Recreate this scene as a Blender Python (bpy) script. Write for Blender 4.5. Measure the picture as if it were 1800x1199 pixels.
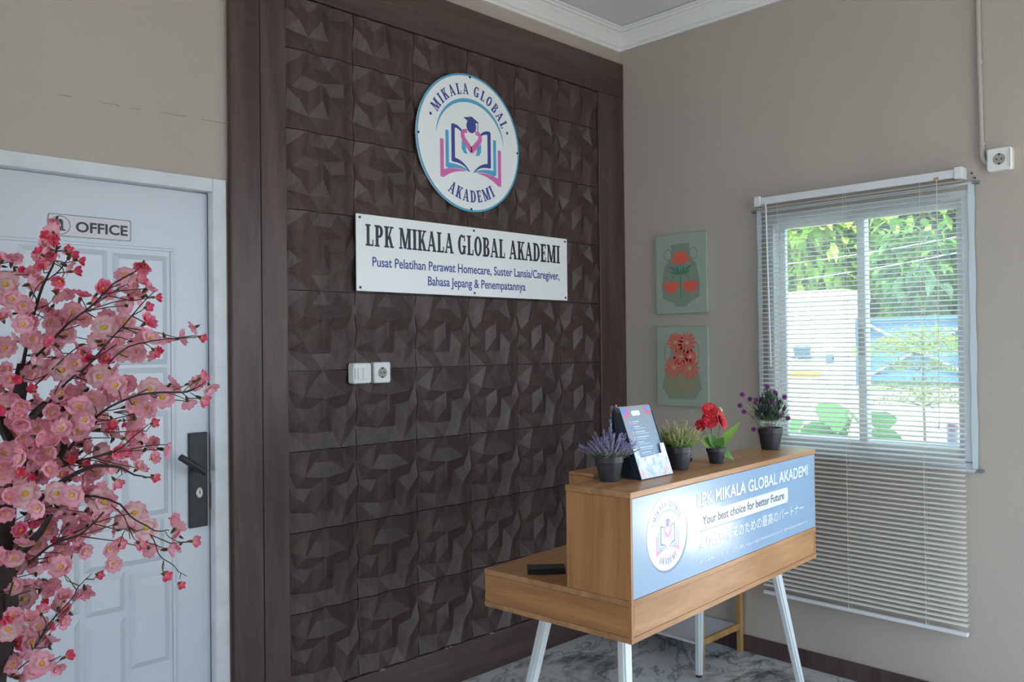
import bpy, bmesh, math, random
from mathutils import Vector, Matrix, Euler
from mathutils.geometry import delaunay_2d_cdt

random.seed(7)
for o in list(bpy.data.objects):
    bpy.data.objects.remove(o)
sc = bpy.context.scene
COL = sc.collection
R = math.radians

# ------------------------------------------------------------------ camera
YAW, PITCH, ROLL = 0.7791992, 0.0087891, -0.0112634
fw = Vector((math.sin(YAW), math.cos(YAW), 0)); rt = Vector((math.cos(YAW), -math.sin(YAW), 0)); up = Vector((0, 0, 1))
f2 = fw * math.cos(PITCH) + up * math.sin(PITCH); u2 = -fw * math.sin(PITCH) + up * math.cos(PITCH)
r3 = rt * math.cos(ROLL) + u2 * math.sin(ROLL); u3 = -rt * math.sin(ROLL) + u2 * math.cos(ROLL)
cam = bpy.data.objects.new('camera', bpy.data.cameras.new('camera'))
COL.objects.link(cam)
cam.data.sensor_width = 36.0
cam.data.lens = 29.904
cam.data.clip_start = 0.05
CAM = Vector((-3.62637, -2.82431, 1.44519))
M = Matrix((r3, u3, -f2)).transposed().to_4x4(); M.translation = CAM
cam.matrix_world = M
sc.camera = cam

# ------------------------------------------------------------------ world, sun, daylight portals, exposure
sc.view_settings.view_transform = 'Standard'
sc.view_settings.look = 'None'
sc.view_settings.gamma = 1.0
sc.view_settings.use_curve_mapping = False
sc.view_settings.exposure = 0.0
w = bpy.data.worlds.new('sky'); sc.world = w; w.use_nodes = True
bg = w.node_tree.nodes['Background']
bg.inputs['Color'].default_value = (0.68, 0.84, 1.0, 1)
bg.inputs['Strength'].default_value = 5.8
sun = bpy.data.objects.new('sun', bpy.data.lights.new('sun', 'SUN')); COL.objects.link(sun)
sun.data.energy = 13.0; sun.data.angle = R(0.6); sun.data.color = (1.0, 0.95, 0.86)
sd = Vector((0.45, 0.30, -1.0)).normalized()           # travels outwards, over the roof, onto the garden
sun.rotation_euler = sd.to_track_quat('-Z', 'Y').to_euler(); sun.location = (-3, -3, 8)
def portal(name, loc, rot, sx, sy):
    l = bpy.data.lights.new(name, 'AREA'); l.shape = 'RECTANGLE'; l.size = sx; l.size_y = sy
    l.cycles.is_portal = True
    o = bpy.data.objects.new(name, l); COL.objects.link(o); o.location = loc; o.rotation_euler = rot
# added area lamp outside the doorway, standing in for a sun glint on the banner
gl = bpy.data.objects.new('forecourt_glint', bpy.data.lights.new('forecourt_glint', 'AREA')); COL.objects.link(gl)
gl.data.shape = 'DISK'; gl.data.size = .16; gl.data.energy = 8; gl.data.color = (1.0, .95, .90)
gl.location = (1.25, -2.735, .30); gl.rotation_euler = (Vector((-1.44, -1.37, .93)) - gl.location).to_track_quat('-Z', 'Y').to_euler()
portal('daylight_window', (0.16, -1.285, 1.5), (0, R(90), 0), 1.1, 0.87)
portal('daylight_doorway', (0.16, -2.475, 1.02), (0, R(90), 0), 2.05, 0.95)
portal('added_shopfront_portal', (-1.1, -3.66, 1.3), (R(90), 0, 0), 1.7, 2.6)
portal('added_side_opening_portal', (-7.7, -2.0, 1.55), (0, R(-90), 0), 2.0, 2.8)  # shopfront and side opening are unseen, both added to light the room

# ------------------------------------------------------------------ materials
MATS = {}
def srgb(h):
    if isinstance(h, str):
        c = [int(h[i:i + 2], 16) / 255 for i in (0, 2, 4)]
        return tuple((x / 12.92 if x <= .04045 else ((x + .055) / 1.055) ** 2.4) for x in c)
    return h
def mat(name, color, rough=0.6, noise=0.0, nscale=6.0, spec=0.5, metal=0.0, bump=0.0, bscale=60.0, stretch=None, col2=None, coord='Object', attr=False, coat=0.0, transl=0.0):
    if name in MATS: return MATS[name]
    c = srgb(color)
    m = bpy.data.materials.new(name); m.use_nodes = True
    nt = m.node_tree; b = nt.nodes['Principled BSDF']
    b.inputs['Base Color'].default_value = (*c, 1)
    b.inputs['Roughness'].default_value = rough
    b.inputs['Specular IOR Level'].default_value = spec
    b.inputs['Metallic'].default_value = metal
    if coat: b.inputs['Coat Weight'].default_value = coat; b.inputs['Coat Roughness'].default_value = .08
    tc = nt.nodes.new('ShaderNodeTexCoord'); mp = nt.nodes.new('ShaderNodeMapping')
    nt.links.new(tc.outputs[coord], mp.inputs['Vector'])
    if stretch: mp.inputs['Scale'].default_value = stretch
    if attr:
        a = nt.nodes.new('ShaderNodeAttribute'); a.attribute_name = 'Col'
        nt.links.new(a.outputs['Color'], b.inputs['Base Color'])
        if transl:
            tr = nt.nodes.new('ShaderNodeBsdfTranslucent'); mx = nt.nodes.new('ShaderNodeMixShader')
            nt.links.new(a.outputs['Color'], tr.inputs['Color']); mx.inputs[0].default_value = transl
            out = nt.nodes['Material Output']
            nt.links.new(b.outputs[0], mx.inputs[1]); nt.links.new(tr.outputs[0], mx.inputs[2]); nt.links.new(mx.outputs[0], out.inputs['Surface'])
    elif noise or col2:
        n = nt.nodes.new('ShaderNodeTexNoise'); n.inputs['Scale'].default_value = nscale; n.inputs['Detail'].default_value = 6
        nt.links.new(mp.outputs[0], n.inputs['Vector'])
        r = nt.nodes.new('ShaderNodeValToRGB')
        nt.links.new(n.outputs['Fac'], r.inputs[0])
        r.color_ramp.elements[0].position = .32; r.color_ramp.elements[1].position = .68
        if col2: ca, cb = c, srgb(col2)
        else: ca = tuple(x * (1 - noise) for x in c); cb = tuple(min(1, x * (1 + noise)) for x in c)
        r.color_ramp.elements[0].color = (*ca, 1); r.color_ramp.elements[1].color = (*cb, 1)
        nt.links.new(r.outputs[0], b.inputs['Base Color'])
    if bump:
        n2 = nt.nodes.new('ShaderNodeTexNoise'); n2.inputs['Scale'].default_value = bscale; n2.inputs['Detail'].default_value = 4
        nt.links.new(mp.outputs[0], n2.inputs['Vector'])
        bp = nt.nodes.new('ShaderNodeBump'); bp.inputs['Strength'].default_value = bump; bp.inputs['Distance'].default_value = .01
        nt.links.new(n2.outputs['Fac'], bp.inputs['Height']); nt.links.new(bp.outputs[0], b.inputs['Normal'])
    MATS[name] = m
    return m
def wood(name, dark, light, axis, rough=.42, scale=1.0, contrast=1.0):
    m = bpy.data.materials.new(name); m.use_nodes = True
    nt = m.node_tree; b = nt.nodes['Principled BSDF']; b.inputs['Roughness'].default_value = rough
    b.inputs['Specular IOR Level'].default_value = .4
    tc = nt.nodes.new('ShaderNodeTexCoord'); mp = nt.nodes.new('ShaderNodeMapping')
    s = [9.0 * scale] * 3; s[axis] = .8 * scale
    mp.inputs['Scale'].default_value = s
    nt.links.new(tc.outputs['Object'], mp.inputs['Vector'])
    n = nt.nodes.new('ShaderNodeTexNoise'); n.inputs['Scale'].default_value = 2.0; n.inputs['Detail'].default_value = 7; n.inputs['Distortion'].default_value = .8
    nt.links.new(mp.outputs[0], n.inputs['Vector'])
    n2 = nt.nodes.new('ShaderNodeTexNoise'); n2.inputs['Scale'].default_value = 14.0; n2.inputs['Detail'].default_value = 3
    nt.links.new(mp.outputs[0], n2.inputs['Vector'])
    mx = nt.nodes.new('ShaderNodeMath'); mx.operation = 'MULTIPLY_ADD'; mx.inputs[1].default_value = .3
    nt.links.new(n2.outputs['Fac'], mx.inputs[0]); nt.links.new(n.outputs['Fac'], mx.inputs[2])
    r = nt.nodes.new('ShaderNodeValToRGB'); r.color_ramp.elements[0].position = .48; r.color_ramp.elements[1].position = .82
    r.color_ramp.elements[0].color = (*srgb(dark), 1); r.color_ramp.elements[1].color = (*srgb(light), 1)
    nt.links.new(mx.outputs[0], r.inputs[0]); nt.links.new(r.outputs[0], b.inputs['Base Color'])
    MATS[name] = m
    return m

m_wall = mat('wall_paint_taupe', 'B0A59A', .85, noise=.035, nscale=2.0, bump=.08, bscale=120, stretch=(1, 1, .25))
m_wallin = mat('wall_paint_plain', 'DACDBE', .9, noise=.03, nscale=2)
m_ceil = mat('ceiling_paint', 'DDDEE0', .9, noise=.02, nscale=1.5)
m_crown = mat('moulding_white', 'E6E4E2', .6, noise=.02, nscale=3)
m_dark = wood('dark_brown_wood', '42322E', '594641', 2, rough=.42, scale=.8)
m_darkx = wood('dark_brown_wood_along', '42322E', '594641', 0, rough=.42, scale=.8)
m_panel = wood('dark_brown_panel', '392B28', '503F3B', 2, rough=.46, scale=1.6)
m_desk = wood('light_oak_laminate', '9C6F49', 'BC8D62', 0, rough=.35, scale=.9)
m_desky = wood('light_oak_laminate_side', '98693F', 'B88352', 1, rough=.35, scale=.9)
m_deskz = wood('light_oak_laminate_upright', '98693F', 'B88352', 2, rough=.35, scale=.9)
m_rack = wood('pine_rod', '9C7648', 'BC945E', 2, rough=.5)
m_white = mat('white_lacquer', 'C3C8CF', .28, noise=.012, nscale=3)
m_doorframe = mat('white_door_frame_paint', 'CDCFD2', .4, noise=.06, nscale=14)
m_metalwhite = mat('white_powder_coat', 'D4DADC', .35)
m_alu = mat('white_aluminium', 'C9D0D3', .4, noise=.02, nscale=5)
m_slat = mat('ivory_slat', 'F0EDE6', .42)
m_blindwhite = mat('white_headrail', 'DADADC', .4)
m_cord = mat('cord', 'DAD3C2', .8)
m_sign = mat('sign_white', 'EEF0F0', .28, noise=.01, nscale=2)
m_cyan = mat('print_cyan', '52A8CE', .4)
m_navy = mat('print_navy', '414C92', .4)
m_pink = mat('print_pink', 'D66FB2', .4)
m_ink = mat('print_black', '2B2B38', .45)
m_screw = mat('screw_steel', '4A4A48', .4, metal=.8)
m_black = mat('black_plastic', '26272B', .45, noise=.08, nscale=9)
m_pot = mat('black_pot_plastic', '303238', .42, noise=.06, nscale=12)
m_soil = mat('potting_soil', '2A211B', .95, noise=.3, nscale=60)
m_handle = mat('black_powder_coat', '1F2024', .5)
m_chrome = mat('brushed_steel', 'A8A49C', .35, metal=.7)
m_plast = mat('white_switch_plastic', 'DEDDD8', .3)
m_plast2 = mat('socket_grey_inset', '9A968A', .5)
m_hole = mat('socket_hole', '25241F', .8)
m_ban = mat('banner_blue', '8FAAC6', .18, noise=.03, nscale=2, spec=.6)
m_banw = mat('banner_white', 'E4EAF2', .3)
m_banshadow = mat('banner_print_grey', '6F8AA6', .4)
m_wire = mat('cable_pale', 'A9B0B2', .6)

# ------------------------------------------------------------------ mesh helpers
class MB:
    """collects polygons; build() links them as one mesh object"""
    def __init__(s): s.v = []; s.f = []; s.m = []; s.c = []
    def add(s, vs, fs, mi=0, col=None):
        n = len(s.v); s.v += [tuple(v) for v in vs]
        for f in fs: s.f.append(tuple(n + i for i in f)); s.m.append(mi); s.c.append(col)
    def box(s, x0, x1, y0, y1, z0, z1, mi=0, T=None, bev=0.0):
        if bev > 0:
            b = min(bev, (x1 - x0) / 2.01, (y1 - y0) / 2.01, (z1 - z0) / 2.01)
            bm = bmesh.new(); bmesh.ops.create_cube(bm, size=1)
            for v in bm.verts: v.co = Vector(((x0 + x1) / 2 + v.co.x * (x1 - x0), (y0 + y1) / 2 + v.co.y * (y1 - y0), (z0 + z1) / 2 + v.co.z * (z1 - z0)))
            bmesh.ops.bevel(bm, geom=bm.edges[:], offset=b, segments=2, affect='EDGES', profile=.5)
            bm.verts.ensure_lookup_table(); bm.verts.index_update()
            vs = [T @ v.co if T else v.co.copy() for v in bm.verts]; fs = [[v.index for v in f.verts] for f in bm.faces]; bm.free()
            s.add(vs, fs, mi); return
        vs = [Vector(p) for p in ((x0, y0, z0), (x1, y0, z0), (x1, y1, z0), (x0, y1, z0), (x0, y0, z1), (x1, y0, z1), (x1, y1, z1), (x0, y1, z1))]
        if T: vs = [T @ v for v in vs]
        s.add(vs, [(0, 3, 2, 1), (4, 5, 6, 7), (0, 1, 5, 4), (1, 2, 6, 5), (2, 3, 7, 6), (3, 0, 4, 7)], mi)
    def tube(s, pts, r0, r1=None, n=8, mi=0, caps=True, col=None):
        r1 = r0 if r1 is None else r1
        pts = [Vector(p) for p in pts]; rings = []; k = len(pts); prev = None
        for i, p in enumerate(pts):
            d = (pts[min(i + 1, k - 1)] - pts[max(i - 1, 0)]).normalized()
            a = Vector((0, 0, 1)) if abs(d.z) < .9 else Vector((1, 0, 0))
            if prev is not None: a = prev
            x = (a - d * a.dot(d)).normalized(); y = d.cross(x); prev = x
            r = r0 + (r1 - r0) * i / max(1, k - 1)
            rings.append([p + (x * math.cos(2 * math.pi * j / n) + y * math.sin(2 * math.pi * j / n)) * r for j in range(n)])
        vs = [v for ring in rings for v in ring]
        fs = [(i * n + j, i * n + (j + 1) % n, (i + 1) * n + (j + 1) % n, (i + 1) * n + j) for i in range(k - 1) for j in range(n)]
        if caps: fs += [tuple(range(n))[::-1], tuple((k - 1) * n + j for j in range(n))]
        s.add(vs, fs, mi, col)
    def lathe(s, prof, n=32, c=(0, 0, 0), mi=0, T=None, cap=True):
        vs = []
        for r, z in prof:
            for j in range(n):
                a = 2 * math.pi * j / n; v = Vector((c[0] + r * math.cos(a), c[1] + r * math.sin(a), c[2] + z)); vs.append(T @ v if T else v)
        k = len(prof)
        fs = [(i * n + j, i * n + (j + 1) % n, (i + 1) * n + (j + 1) % n, (i + 1) * n + j) for i in range(k - 1) for j in range(n)]
        if cap: fs += [tuple(range(n))[::-1], tuple((k - 1) * n + j for j in range(n))]
        s.add(vs, fs, mi)
    def prism(s, poly, d, T=None, mi=0):
        d = d + (len(s.f) % 11) * 9e-6
        """poly in local x,z; extruded from y=0 to y=-d (towards the viewer of a wall facing -y)"""
        n = len(poly)
        ar = sum(poly[i][0] * poly[(i + 1) % n][1] - poly[(i + 1) % n][0] * poly[i][1] for i in range(n))
        if ar < 0: poly = poly[::-1]
        vs = [Vector((x, -d, z)) for x, z in poly] + [Vector((x, 0, z)) for x, z in poly]
        if T: vs = [T @ v for v in vs]
        fs = [tuple(range(n))] + [((i + 1) % n, i, n + i, n + (i + 1) % n) for i in range(n)]
        s.add(vs, fs, mi)
    def build(s, name, mats, parent=None, smooth=False, loc=None):
        me = bpy.data.meshes.new(name); me.from_pydata([tuple(v) for v in s.v], [], s.f)
        mats = mats if isinstance(mats, (list, tuple)) else [mats]
        for m in mats: me.materials.append(m)
        me.polygons.foreach_set('material_index', s.m)
        if smooth is True: me.polygons.foreach_set('use_smooth', [True] * len(s.f))
        if any(c is not None for c in s.c):
            ca = me.color_attributes.new('Col', 'FLOAT_COLOR', 'CORNER')
            dat = []
            for p, c in zip(me.polygons, s.c):
                c = c or (.5, .5, .5)
                for i in range(p.loop_total):
                    cc = c[i] if isinstance(c[0], (tuple, list)) else c
                    dat += [cc[0], cc[1], cc[2], 1]
            ca.data.foreach_set('color', dat)
        me.update()
        if smooth == 'auto':
            me.polygons.foreach_set('use_smooth', [True] * len(s.f)); me.set_sharp_from_angle(angle=R(35))
        o = bpy.data.objects.new(name, me); COL.objects.link(o)
        if loc: o.location = loc
        if parent: o.parent = parent
        return o
def tag(o, label=None, cat=None, group=None, kind=None):
    if label: o['label'] = label
    if cat: o['category'] = cat
    if group: o['group'] = group
    if kind: o['kind'] = kind
    return o
def thing(name, label, cat, loc=(0, 0, 0), rz=0, group=None):
    o = bpy.data.objects.new(name, None); COL.objects.link(o); o.empty_display_size = .05
    o.location = loc; o.rotation_euler = (0, 0, rz)
    return tag(o, label, cat, group)
def place(src_mesh, name, parent, mtx):
    o = bpy.data.objects.new(name, src_mesh); COL.objects.link(o)
    if parent: o.parent = parent
    o.matrix_local = mtx
    return o
def boxo(name, m, parent, x0, x1, y0, y1, z0, z1, bev=.0015, smooth=False):
    b = MB(); b.box(x0, x1, y0, y1, z0, z1, bev=bev); return b.build(name, m, parent, smooth=smooth)
def S(name, mb, m, **k):
    return tag(mb.build(name, m, **k), kind='structure')

# ------------------------------------------------------------------ room shell
# wall_back: y = 0 (office door, dark panel);  wall_right: x = 0 (window);  the room lies at x < 0, y < 0
H = 3.13; XL, YF = -7.6, -3.6
DX0, DX1, DZ = -3.16, -2.243, 2.046        # office door opening
b = MB()
b.box(XL, DX0, 0, .14, 0, H); b.box(DX0, DX1, 0, .14, DZ, H); b.box(DX1, 0, 0, .14, 0, H)
wall_back = S('wall_back', b, m_wall)
WY0, WY1, WZ0, WZ1 = -1.722, -.848, .938, 2.05   # window opening
EY0, EY1, EZ = -2.95, -1.95, 2.06                 # open doorway beyond the right edge of the picture
b = MB()
b.box(0, .14, WY1, .14, 0, H); b.box(0, .14, WY0, WY1, 0, WZ0); b.box(0, .14, WY0, WY1, WZ1, H)
b.box(0, .14, EY1, WY0, 0, H); b.box(0, .14, EY0, EY1, EZ, H); b.box(0, .14, YF, EY0, 0, H)
wall_right = S('wall_right', b, m_wall)
b = MB(); b.box(XL - .14, XL, YF, -3.4, 0, H); b.box(XL - .14, XL, -.6, .14, 0, H); b.box(XL - .14, XL, -3.4, -.6, 0, .55); b.box(XL - .14, XL, -3.4, -.6, 2.55, H); S('wall_left', b, m_wallin)  # opening in this wall is added to light the surfaces facing left
b = MB(); SX0, SX1, SZ = -1.9, -.3, 2.6
b.box(XL, SX0, YF - .14, YF, 0, H); b.box(SX0, SX1, YF - .14, YF, SZ, H); b.box(SX1, .14, YF - .14, YF, 0, H)
S('wall_front', b, m_wallin)
b = MB(); b.box(XL - .14, .14, YF - .14, .14, H, H + .12); S('ceiling', b, m_ceil)

# marble floor: slab + separate tiles with recessed joints
def marble():
    m = bpy.data.materials.new('polished_marble_tile'); m.use_nodes = True
    nt = m.node_tree; bs = nt.nodes['Principled BSDF']; bs.inputs['Roughness'].default_value = .12
    g = nt.nodes.new('ShaderNodeNewGeometry'); mp = nt.nodes.new('ShaderNodeMapping')
    nt.links.new(g.outputs['Position'], mp.inputs[0]); mp.inputs['Scale'].default_value = (1, 1, 0)
    n1 = nt.nodes.new('ShaderNodeTexNoise'); n1.inputs['Scale'].default_value = 1.7; n1.inputs['Detail'].default_value = 9; n1.inputs['Distortion'].default_value = 1.6; n1.inputs['Roughness'].default_value = .65
    nt.links.new(mp.outputs[0], n1.inputs['Vector'])
    a = nt.nodes.new('ShaderNodeMath'); a.operation = 'SUBTRACT'; a.inputs[1].default_value = .5; nt.links.new(n1.outputs['Fac'], a.inputs[0])
    ab = nt.nodes.new('ShaderNodeMath'); ab.operation = 'ABSOLUTE'; nt.links.new(a.outputs[0], ab.inputs[0])
    r = nt.nodes.new('ShaderNodeValToRGB'); r.color_ramp.elements[0].color = (*srgb('8A8C90'), 1); r.color_ramp.elements[1].color = (*srgb('C9CBCB'), 1)
    r.color_ramp.elements[0].position = .0; r.color_ramp.elements[1].position = .022
    nt.links.new(ab.outputs[0], r.inputs[0])
    n2 = nt.nodes.new('ShaderNodeTexNoise'); n2.inputs['Scale'].default_value = 2.1; n2.inputs['Detail'].default_value = 8; n2.inputs['Distortion'].default_value = .5; n2.inputs['Roughness'].default_value = .7
    nt.links.new(mp.outputs[0], n2.inputs['Vector'])
    r2 = nt.nodes.new('ShaderNodeValToRGB'); r2.color_ramp.elements[0].color = (*srgb('3E4044'), 1); r2.color_ramp.elements[1].color = (1, 1, 1, 1)
    r2.color_ramp.elements[0].position = .34; r2.color_ramp.elements[1].position = .46
    nt.links.new(n2.outputs['Fac'], r2.inputs[0])
    mx = nt.nodes.new('ShaderNodeMix'); mx.data_type = 'RGBA'; mx.blend_type = 'MULTIPLY'; mx.inputs[0].default_value = .85
    nt.links.new(r.outputs[0], mx.inputs[6]); nt.links.new(r2.outputs[0], mx.inputs[7]); nt.links.new(mx.outputs[2], bs.inputs['Base Color'])
    return m
m_marble = marble()
b = MB(); b.box(XL - .14, .14, YF - .14, .14, -.12, -.006)
floor = S('floor', b, mat('grout_grey', '8E8C88', .9, noise=.1, nscale=30))
b = MB(); b.box(-.299, .299, -.299, .299, -.006, 0, bev=.001); tile0 = b.build('floor_tile', m_marble, floor)
k = 0
for i in range(13):
    for j in range(7):
        x = -.3 - .6 * i + .0; y = -.3 - .6 * j
        if x < XL - .1 or y < YF - .1: continue
        if k == 0: tile0.location = (x, y, 0)
        else: place(tile0.data, 'floor_tile', floor, Matrix.Translation((x, y, 0)))
        k += 1

# crown moulding, one sweep round the room
prof = [(0, -.098), (.010, -.098), (.012, -.085), (.022, -.080), (.026, -.066), (.040, -.042), (.052, -.030), (.056, -.022), (.066, -.020), (.069, -.010), (.080, -.008), (.082, 0), (0, 0)]
corners = [(XL, 0), (0, 0), (0, YF), (XL, YF)]; sgn = [(1, -1), (-1, -1), (-1, 1), (1, 1)]
b = MB(); vs = []
for (cx, cy), (sx, sy) in zip(corners, sgn):
    for d, z in prof: vs.append((cx + sx * d, cy + sy * d, H - .004 + z))
n = len(prof)
fs = [(i * n + j, i * n + (j + 1) % n, ((i + 1) % 4) * n + (j + 1) % n, ((i + 1) % 4) * n + j) for i in range(4) for j in range(n)]
b.add(vs, fs); S('trim_1', b, m_crown)

# dark skirting on the window wall
b = MB(); b.box(-.014, 0, EY1 + .0, -.04, 0, .076, bev=.002); S('baseboard_right', b, m_dark)

# hairline crack over the office door
b = MB(); m_crack = mat('crack_dark', '6E6056', .9)
cr = [(-2.785, 2.2415), (-2.762, 2.240), (-2.745, 2.2405), None, (-2.665, 2.2425), (-2.650, 2.2405), (-2.625, 2.2415), (-2.60, 2.241), None, (-2.565, 2.241), (-2.53, 2.2405), None, (-2.47, 2.244), (-2.44, 2.245), (-2.41, 2.2445), (-2.38, 2.246), None, (-2.33, 2.248), (-2.30, 2.2465), (-2.27, 2.2475), (-2.238, 2.247)]
seg = []
for p in cr + [None]:
    if p: seg.append(p)
    else:
        if len(seg) > 1: b.tube([(x, -.0002, z) for x, z in seg], .0004, .0008, n=4)
        seg = []
tag(b.build('crack', m_crack, wall_back), 'thin dark hairline crack running level over the door')

# ------------------------------------------------------------------ dark panelled feature
FY = -.022
panel = thing('wall_panel', 'tall dark brown faceted wall panel in a flat dark wood frame, left of the corner', 'wall panel', (-1.1, 0, .17))
def P_(o, x=0, y=0, z=0): return Matrix.Translation((x + 1.1, y, z - .17))
T3 = .3; PX0 = -2.0127; Z0 = .1708; ZT = 2.769
_e = [(0, .008), (.25, .002), (.50, .012), (.78, .001)]
pts = [(0, y, h) for y, h in _e] + [(1, y, h) for y, h in _e] + [(0, 1, .008), (1, 1, .008)]
pts += [(x, y, h) for y in (0, 1) for x, h in ((.28, .017), (.5, .005), (.72, .017))]
pts += [(.18, .37, .015), (.5, .43, .018), (.81, .31, .015), (.34, .20, .003), (.64, .21, .003), (.34, .52, .002), (.67, .50, .002), (.88, .54, .003),
        (.20, .68, .017), (.51, .64, .014), (.82, .69, .016), (.37, .84, .003), (.64, .83, .003), (.10, .54, .004)]
def tile_mesh(ztop=1.0):
    P2 = list(pts)
    if ztop < 1: P2 = [p for p in pts if p[1] < ztop - .05] + [(x, ztop, h) for x, h in ((0, .009), (.2, .004), (.5, .012), (.8, .006), (1, .009))]
    r = delaunay_2d_cdt([Vector((p[0], p[1])) for p in P2], [], [], 0, 1e-6)
    b = MB(); G = .0016
    V = []
    for co in r[0]:
        h = min(P2, key=lambda p: (p[0] - co.x) ** 2 + (p[1] - co.y) ** 2)[2]
        x = G + co.x * (T3 - 2 * G); z = G + co.y * (T3 - 2 * G)
        V.append((x, -h * 1.45, z))
    b.add(V, r[2])
    # skirt back to the wall
    zt = G + ztop * (T3 - 2 * G)
    for side in (0, 1, 2, 3):
        def on(v):
            return [abs(v[0] - G), abs(v[0] - (T3 - G)), abs(v[2] - G), abs(v[2] - zt)][side] < 1e-4
        e = sorted([v for v in V if on(v)], key=lambda v: v[2] if side < 2 else v[0])
        for p, q in zip(e, e[1:]): b.add([p, q, (q[0], .0, q[2]), (p[0], .0, p[2])], [(0, 1, 2, 3)])
    bm = bmesh.new(); o = b.build('tmp', m_panel); bm.from_mesh(o.data)
    bmesh.ops.remove_doubles(bm, verts=bm.verts, dist=1e-5)
    bmesh.ops.recalc_face_normals(bm, faces=bm.faces)
    if sum(f.normal.y * f.calc_area() for f in bm.faces) > 0: bmesh.ops.reverse_faces(bm, faces=bm.faces)
    bm.to_mesh(o.data); me = o.data; me.name = 'panel_tile'; bpy.data.objects.remove(o); return me
tm = tile_mesh(); tmt = tile_mesh(.66)
for c in range(6):
    for r_ in range(9):
        place(tm if r_ < 8 else tmt, 'panel_tile', panel, P_(0, PX0 + T3 * c, -.001, Z0 + T3 * r_))
def pbox(name, m, x0, x1, z0, z1, y0=FY, y1=-.0005):
    return boxo(name, m, panel, x0 + 1.1, x1 + 1.1, y0, y1, z0 - .17, z1 - .17, bev=.003)
pbox('frame_board', m_dark, -2.235, -2.121, 0, 2.957, y0=-.026); pbox('frame_board', m_dark, -2.118, -2.014, .0, 2.772)
pbox('frame_board', m_darkx, -2.118, -.002, 2.773, 2.957, y0=-.024); pbox('frame_board', m_dark, -.2105, -.002, .0, 2.772)
pbox('frame_board', m_darkx, -2.0135, -.211, .0, .167); 
b = MB(); b.box(-2.018 + 1.1, -.2 + 1.1, -.0045, -.0005, Z0 - .17, ZT - .17); b.build('backing_board', m_panel, panel)
# specks of old sealant at the lower seam
b = MB()
for x in (-1.62, -1.28, -1.27, -1.02): b.box(x + 1.1, x + 1.1 + .02, -.028, -.018, -.004, .001)
b.build('sealant_speck', mat('old_sealant', '8F8072', .9), panel)
# ------------------------------------------------------------------ office door
door = bpy.data.objects.new('door_1', None); COL.objects.link(door); tag(door, kind='structure')
fr = MB()
fr.box(DX1 - .050, DX1, -.008, .10, 0, DZ, bev=.003); fr.box(DX0, DX0 + .05, -.008, .10, 0, DZ, bev=.003); fr.box(DX0 + .05, DX1 - .05, -.008, .10, DZ - .046, DZ, bev=.003)
fr.box(DX1 - .062, DX1 - .05, .062, .1, 0, DZ - .046)
fr.build('door_frame', m_doorframe, door)
LX0, LX1, LZ = DX0 + .052, DX1 - .0525, DZ - .049
LY = .030
b = MB(); b.box(LX0, LX1, LY, LY + .04, .008, LZ, bev=.002)
leaf = b.build('door_leaf', m_white, door)
# raised outer moulding
b = MB()
def rim(b, x0, x1, z0, z1, w_, h, y):
    for a in ((x0, x1, z1 - w_, z1), (x0, x1, z0, z0 + w_), (x0, x0 + w_, z0 + w_, z1 - w_), (x1 - w_, x1, z0 + w_, z1 - w_)):
        b.box(a[0], a[1], y - h, y + .001, a[2], a[3], bev=h * .45)
rim(b, -2.955, -2.418, .16, 1.795, .010, .005, LY); b.build('door_moulding', m_white, leaf)
def raised(x0, x1, z0, z1, name='door_panel'):
    b = MB(); e = .018; h = .009; y = LY
    # groove-to-field bevel panel
    P = [(x0, y - .0005, z0), (x1, y - .0005, z0), (x1, y - .0005, z1), (x0, y - .0005, z1),
         (x0 + e, y - h, z0 + e), (x1 - e, y - h, z0 + e), (x1 - e, y - h, z1 - e), (x0 + e, y - h, z1 - e)]
    b.add(P, [(0, 1, 5, 4), (1, 2, 6, 5), (2, 3, 7, 6), (3, 0, 4, 7), (4, 5, 6, 7)])
    return b.build(name, m_white, leaf)
for q in ((-2.889, -2.632, 1.27, 1.775), (-2.615, -2.440, 1.405, 1.768), (-2.615, -2.440, 1.262, 1.395), (-2.590, -2.440, .905, 1.250), (-2.889, -2.632, .965, 1.250),
          (-2.708, -2.455, .752, .895), (-2.889, -2.722, .63, .955), (-2.570, -2.440, .415, .722), (-2.705, -2.584, .612, .738), (-2.708, -2.584, .30, .595), (-2.889, -2.722, .20, .615), (-2.708, -2.440, .20, .288)):
    raised(*q)
# lever handle on long black plate
b = MB(); b.box(-2.372, -2.306, LY - .010, LY, .843, 1.168, bev=.003)
pl_ = b.build('lock_plate', m_handle, leaf)
b = MB(); b.tube([(-2.350, LY - .009, 1.046), (-2.350, LY - .070, 1.046)], .0105, n=16)
b.tube([(-2.342, -.04, 1.037), (-2.430, -.046, 1.098)], .0115, n=16)
b.build('lever_handle', m_handle, leaf, smooth='auto')
b = MB(); T = Matrix.Translation((-2.338, LY - .0105, .962)) @ Matrix.Rotation(R(90), 4, 'X') @ Matrix.Diagonal((1, 1.55, 1, 1))
b.lathe([(.0125, 0), (.0125, .004), (.010, .006), (0.0001, .006)], 24, T=T)
b.box(-2.3395, -2.3365, LY - .0175, LY - .0105, .958, .970, mi=1); b.build('keyhole_cover', [m_chrome, m_hole], leaf)
b = MB(); b.box(DX1 - .0515, DX1 - .0495, .02, .028, .90, .99); b.build('strike_plate', m_chrome, door)

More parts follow.
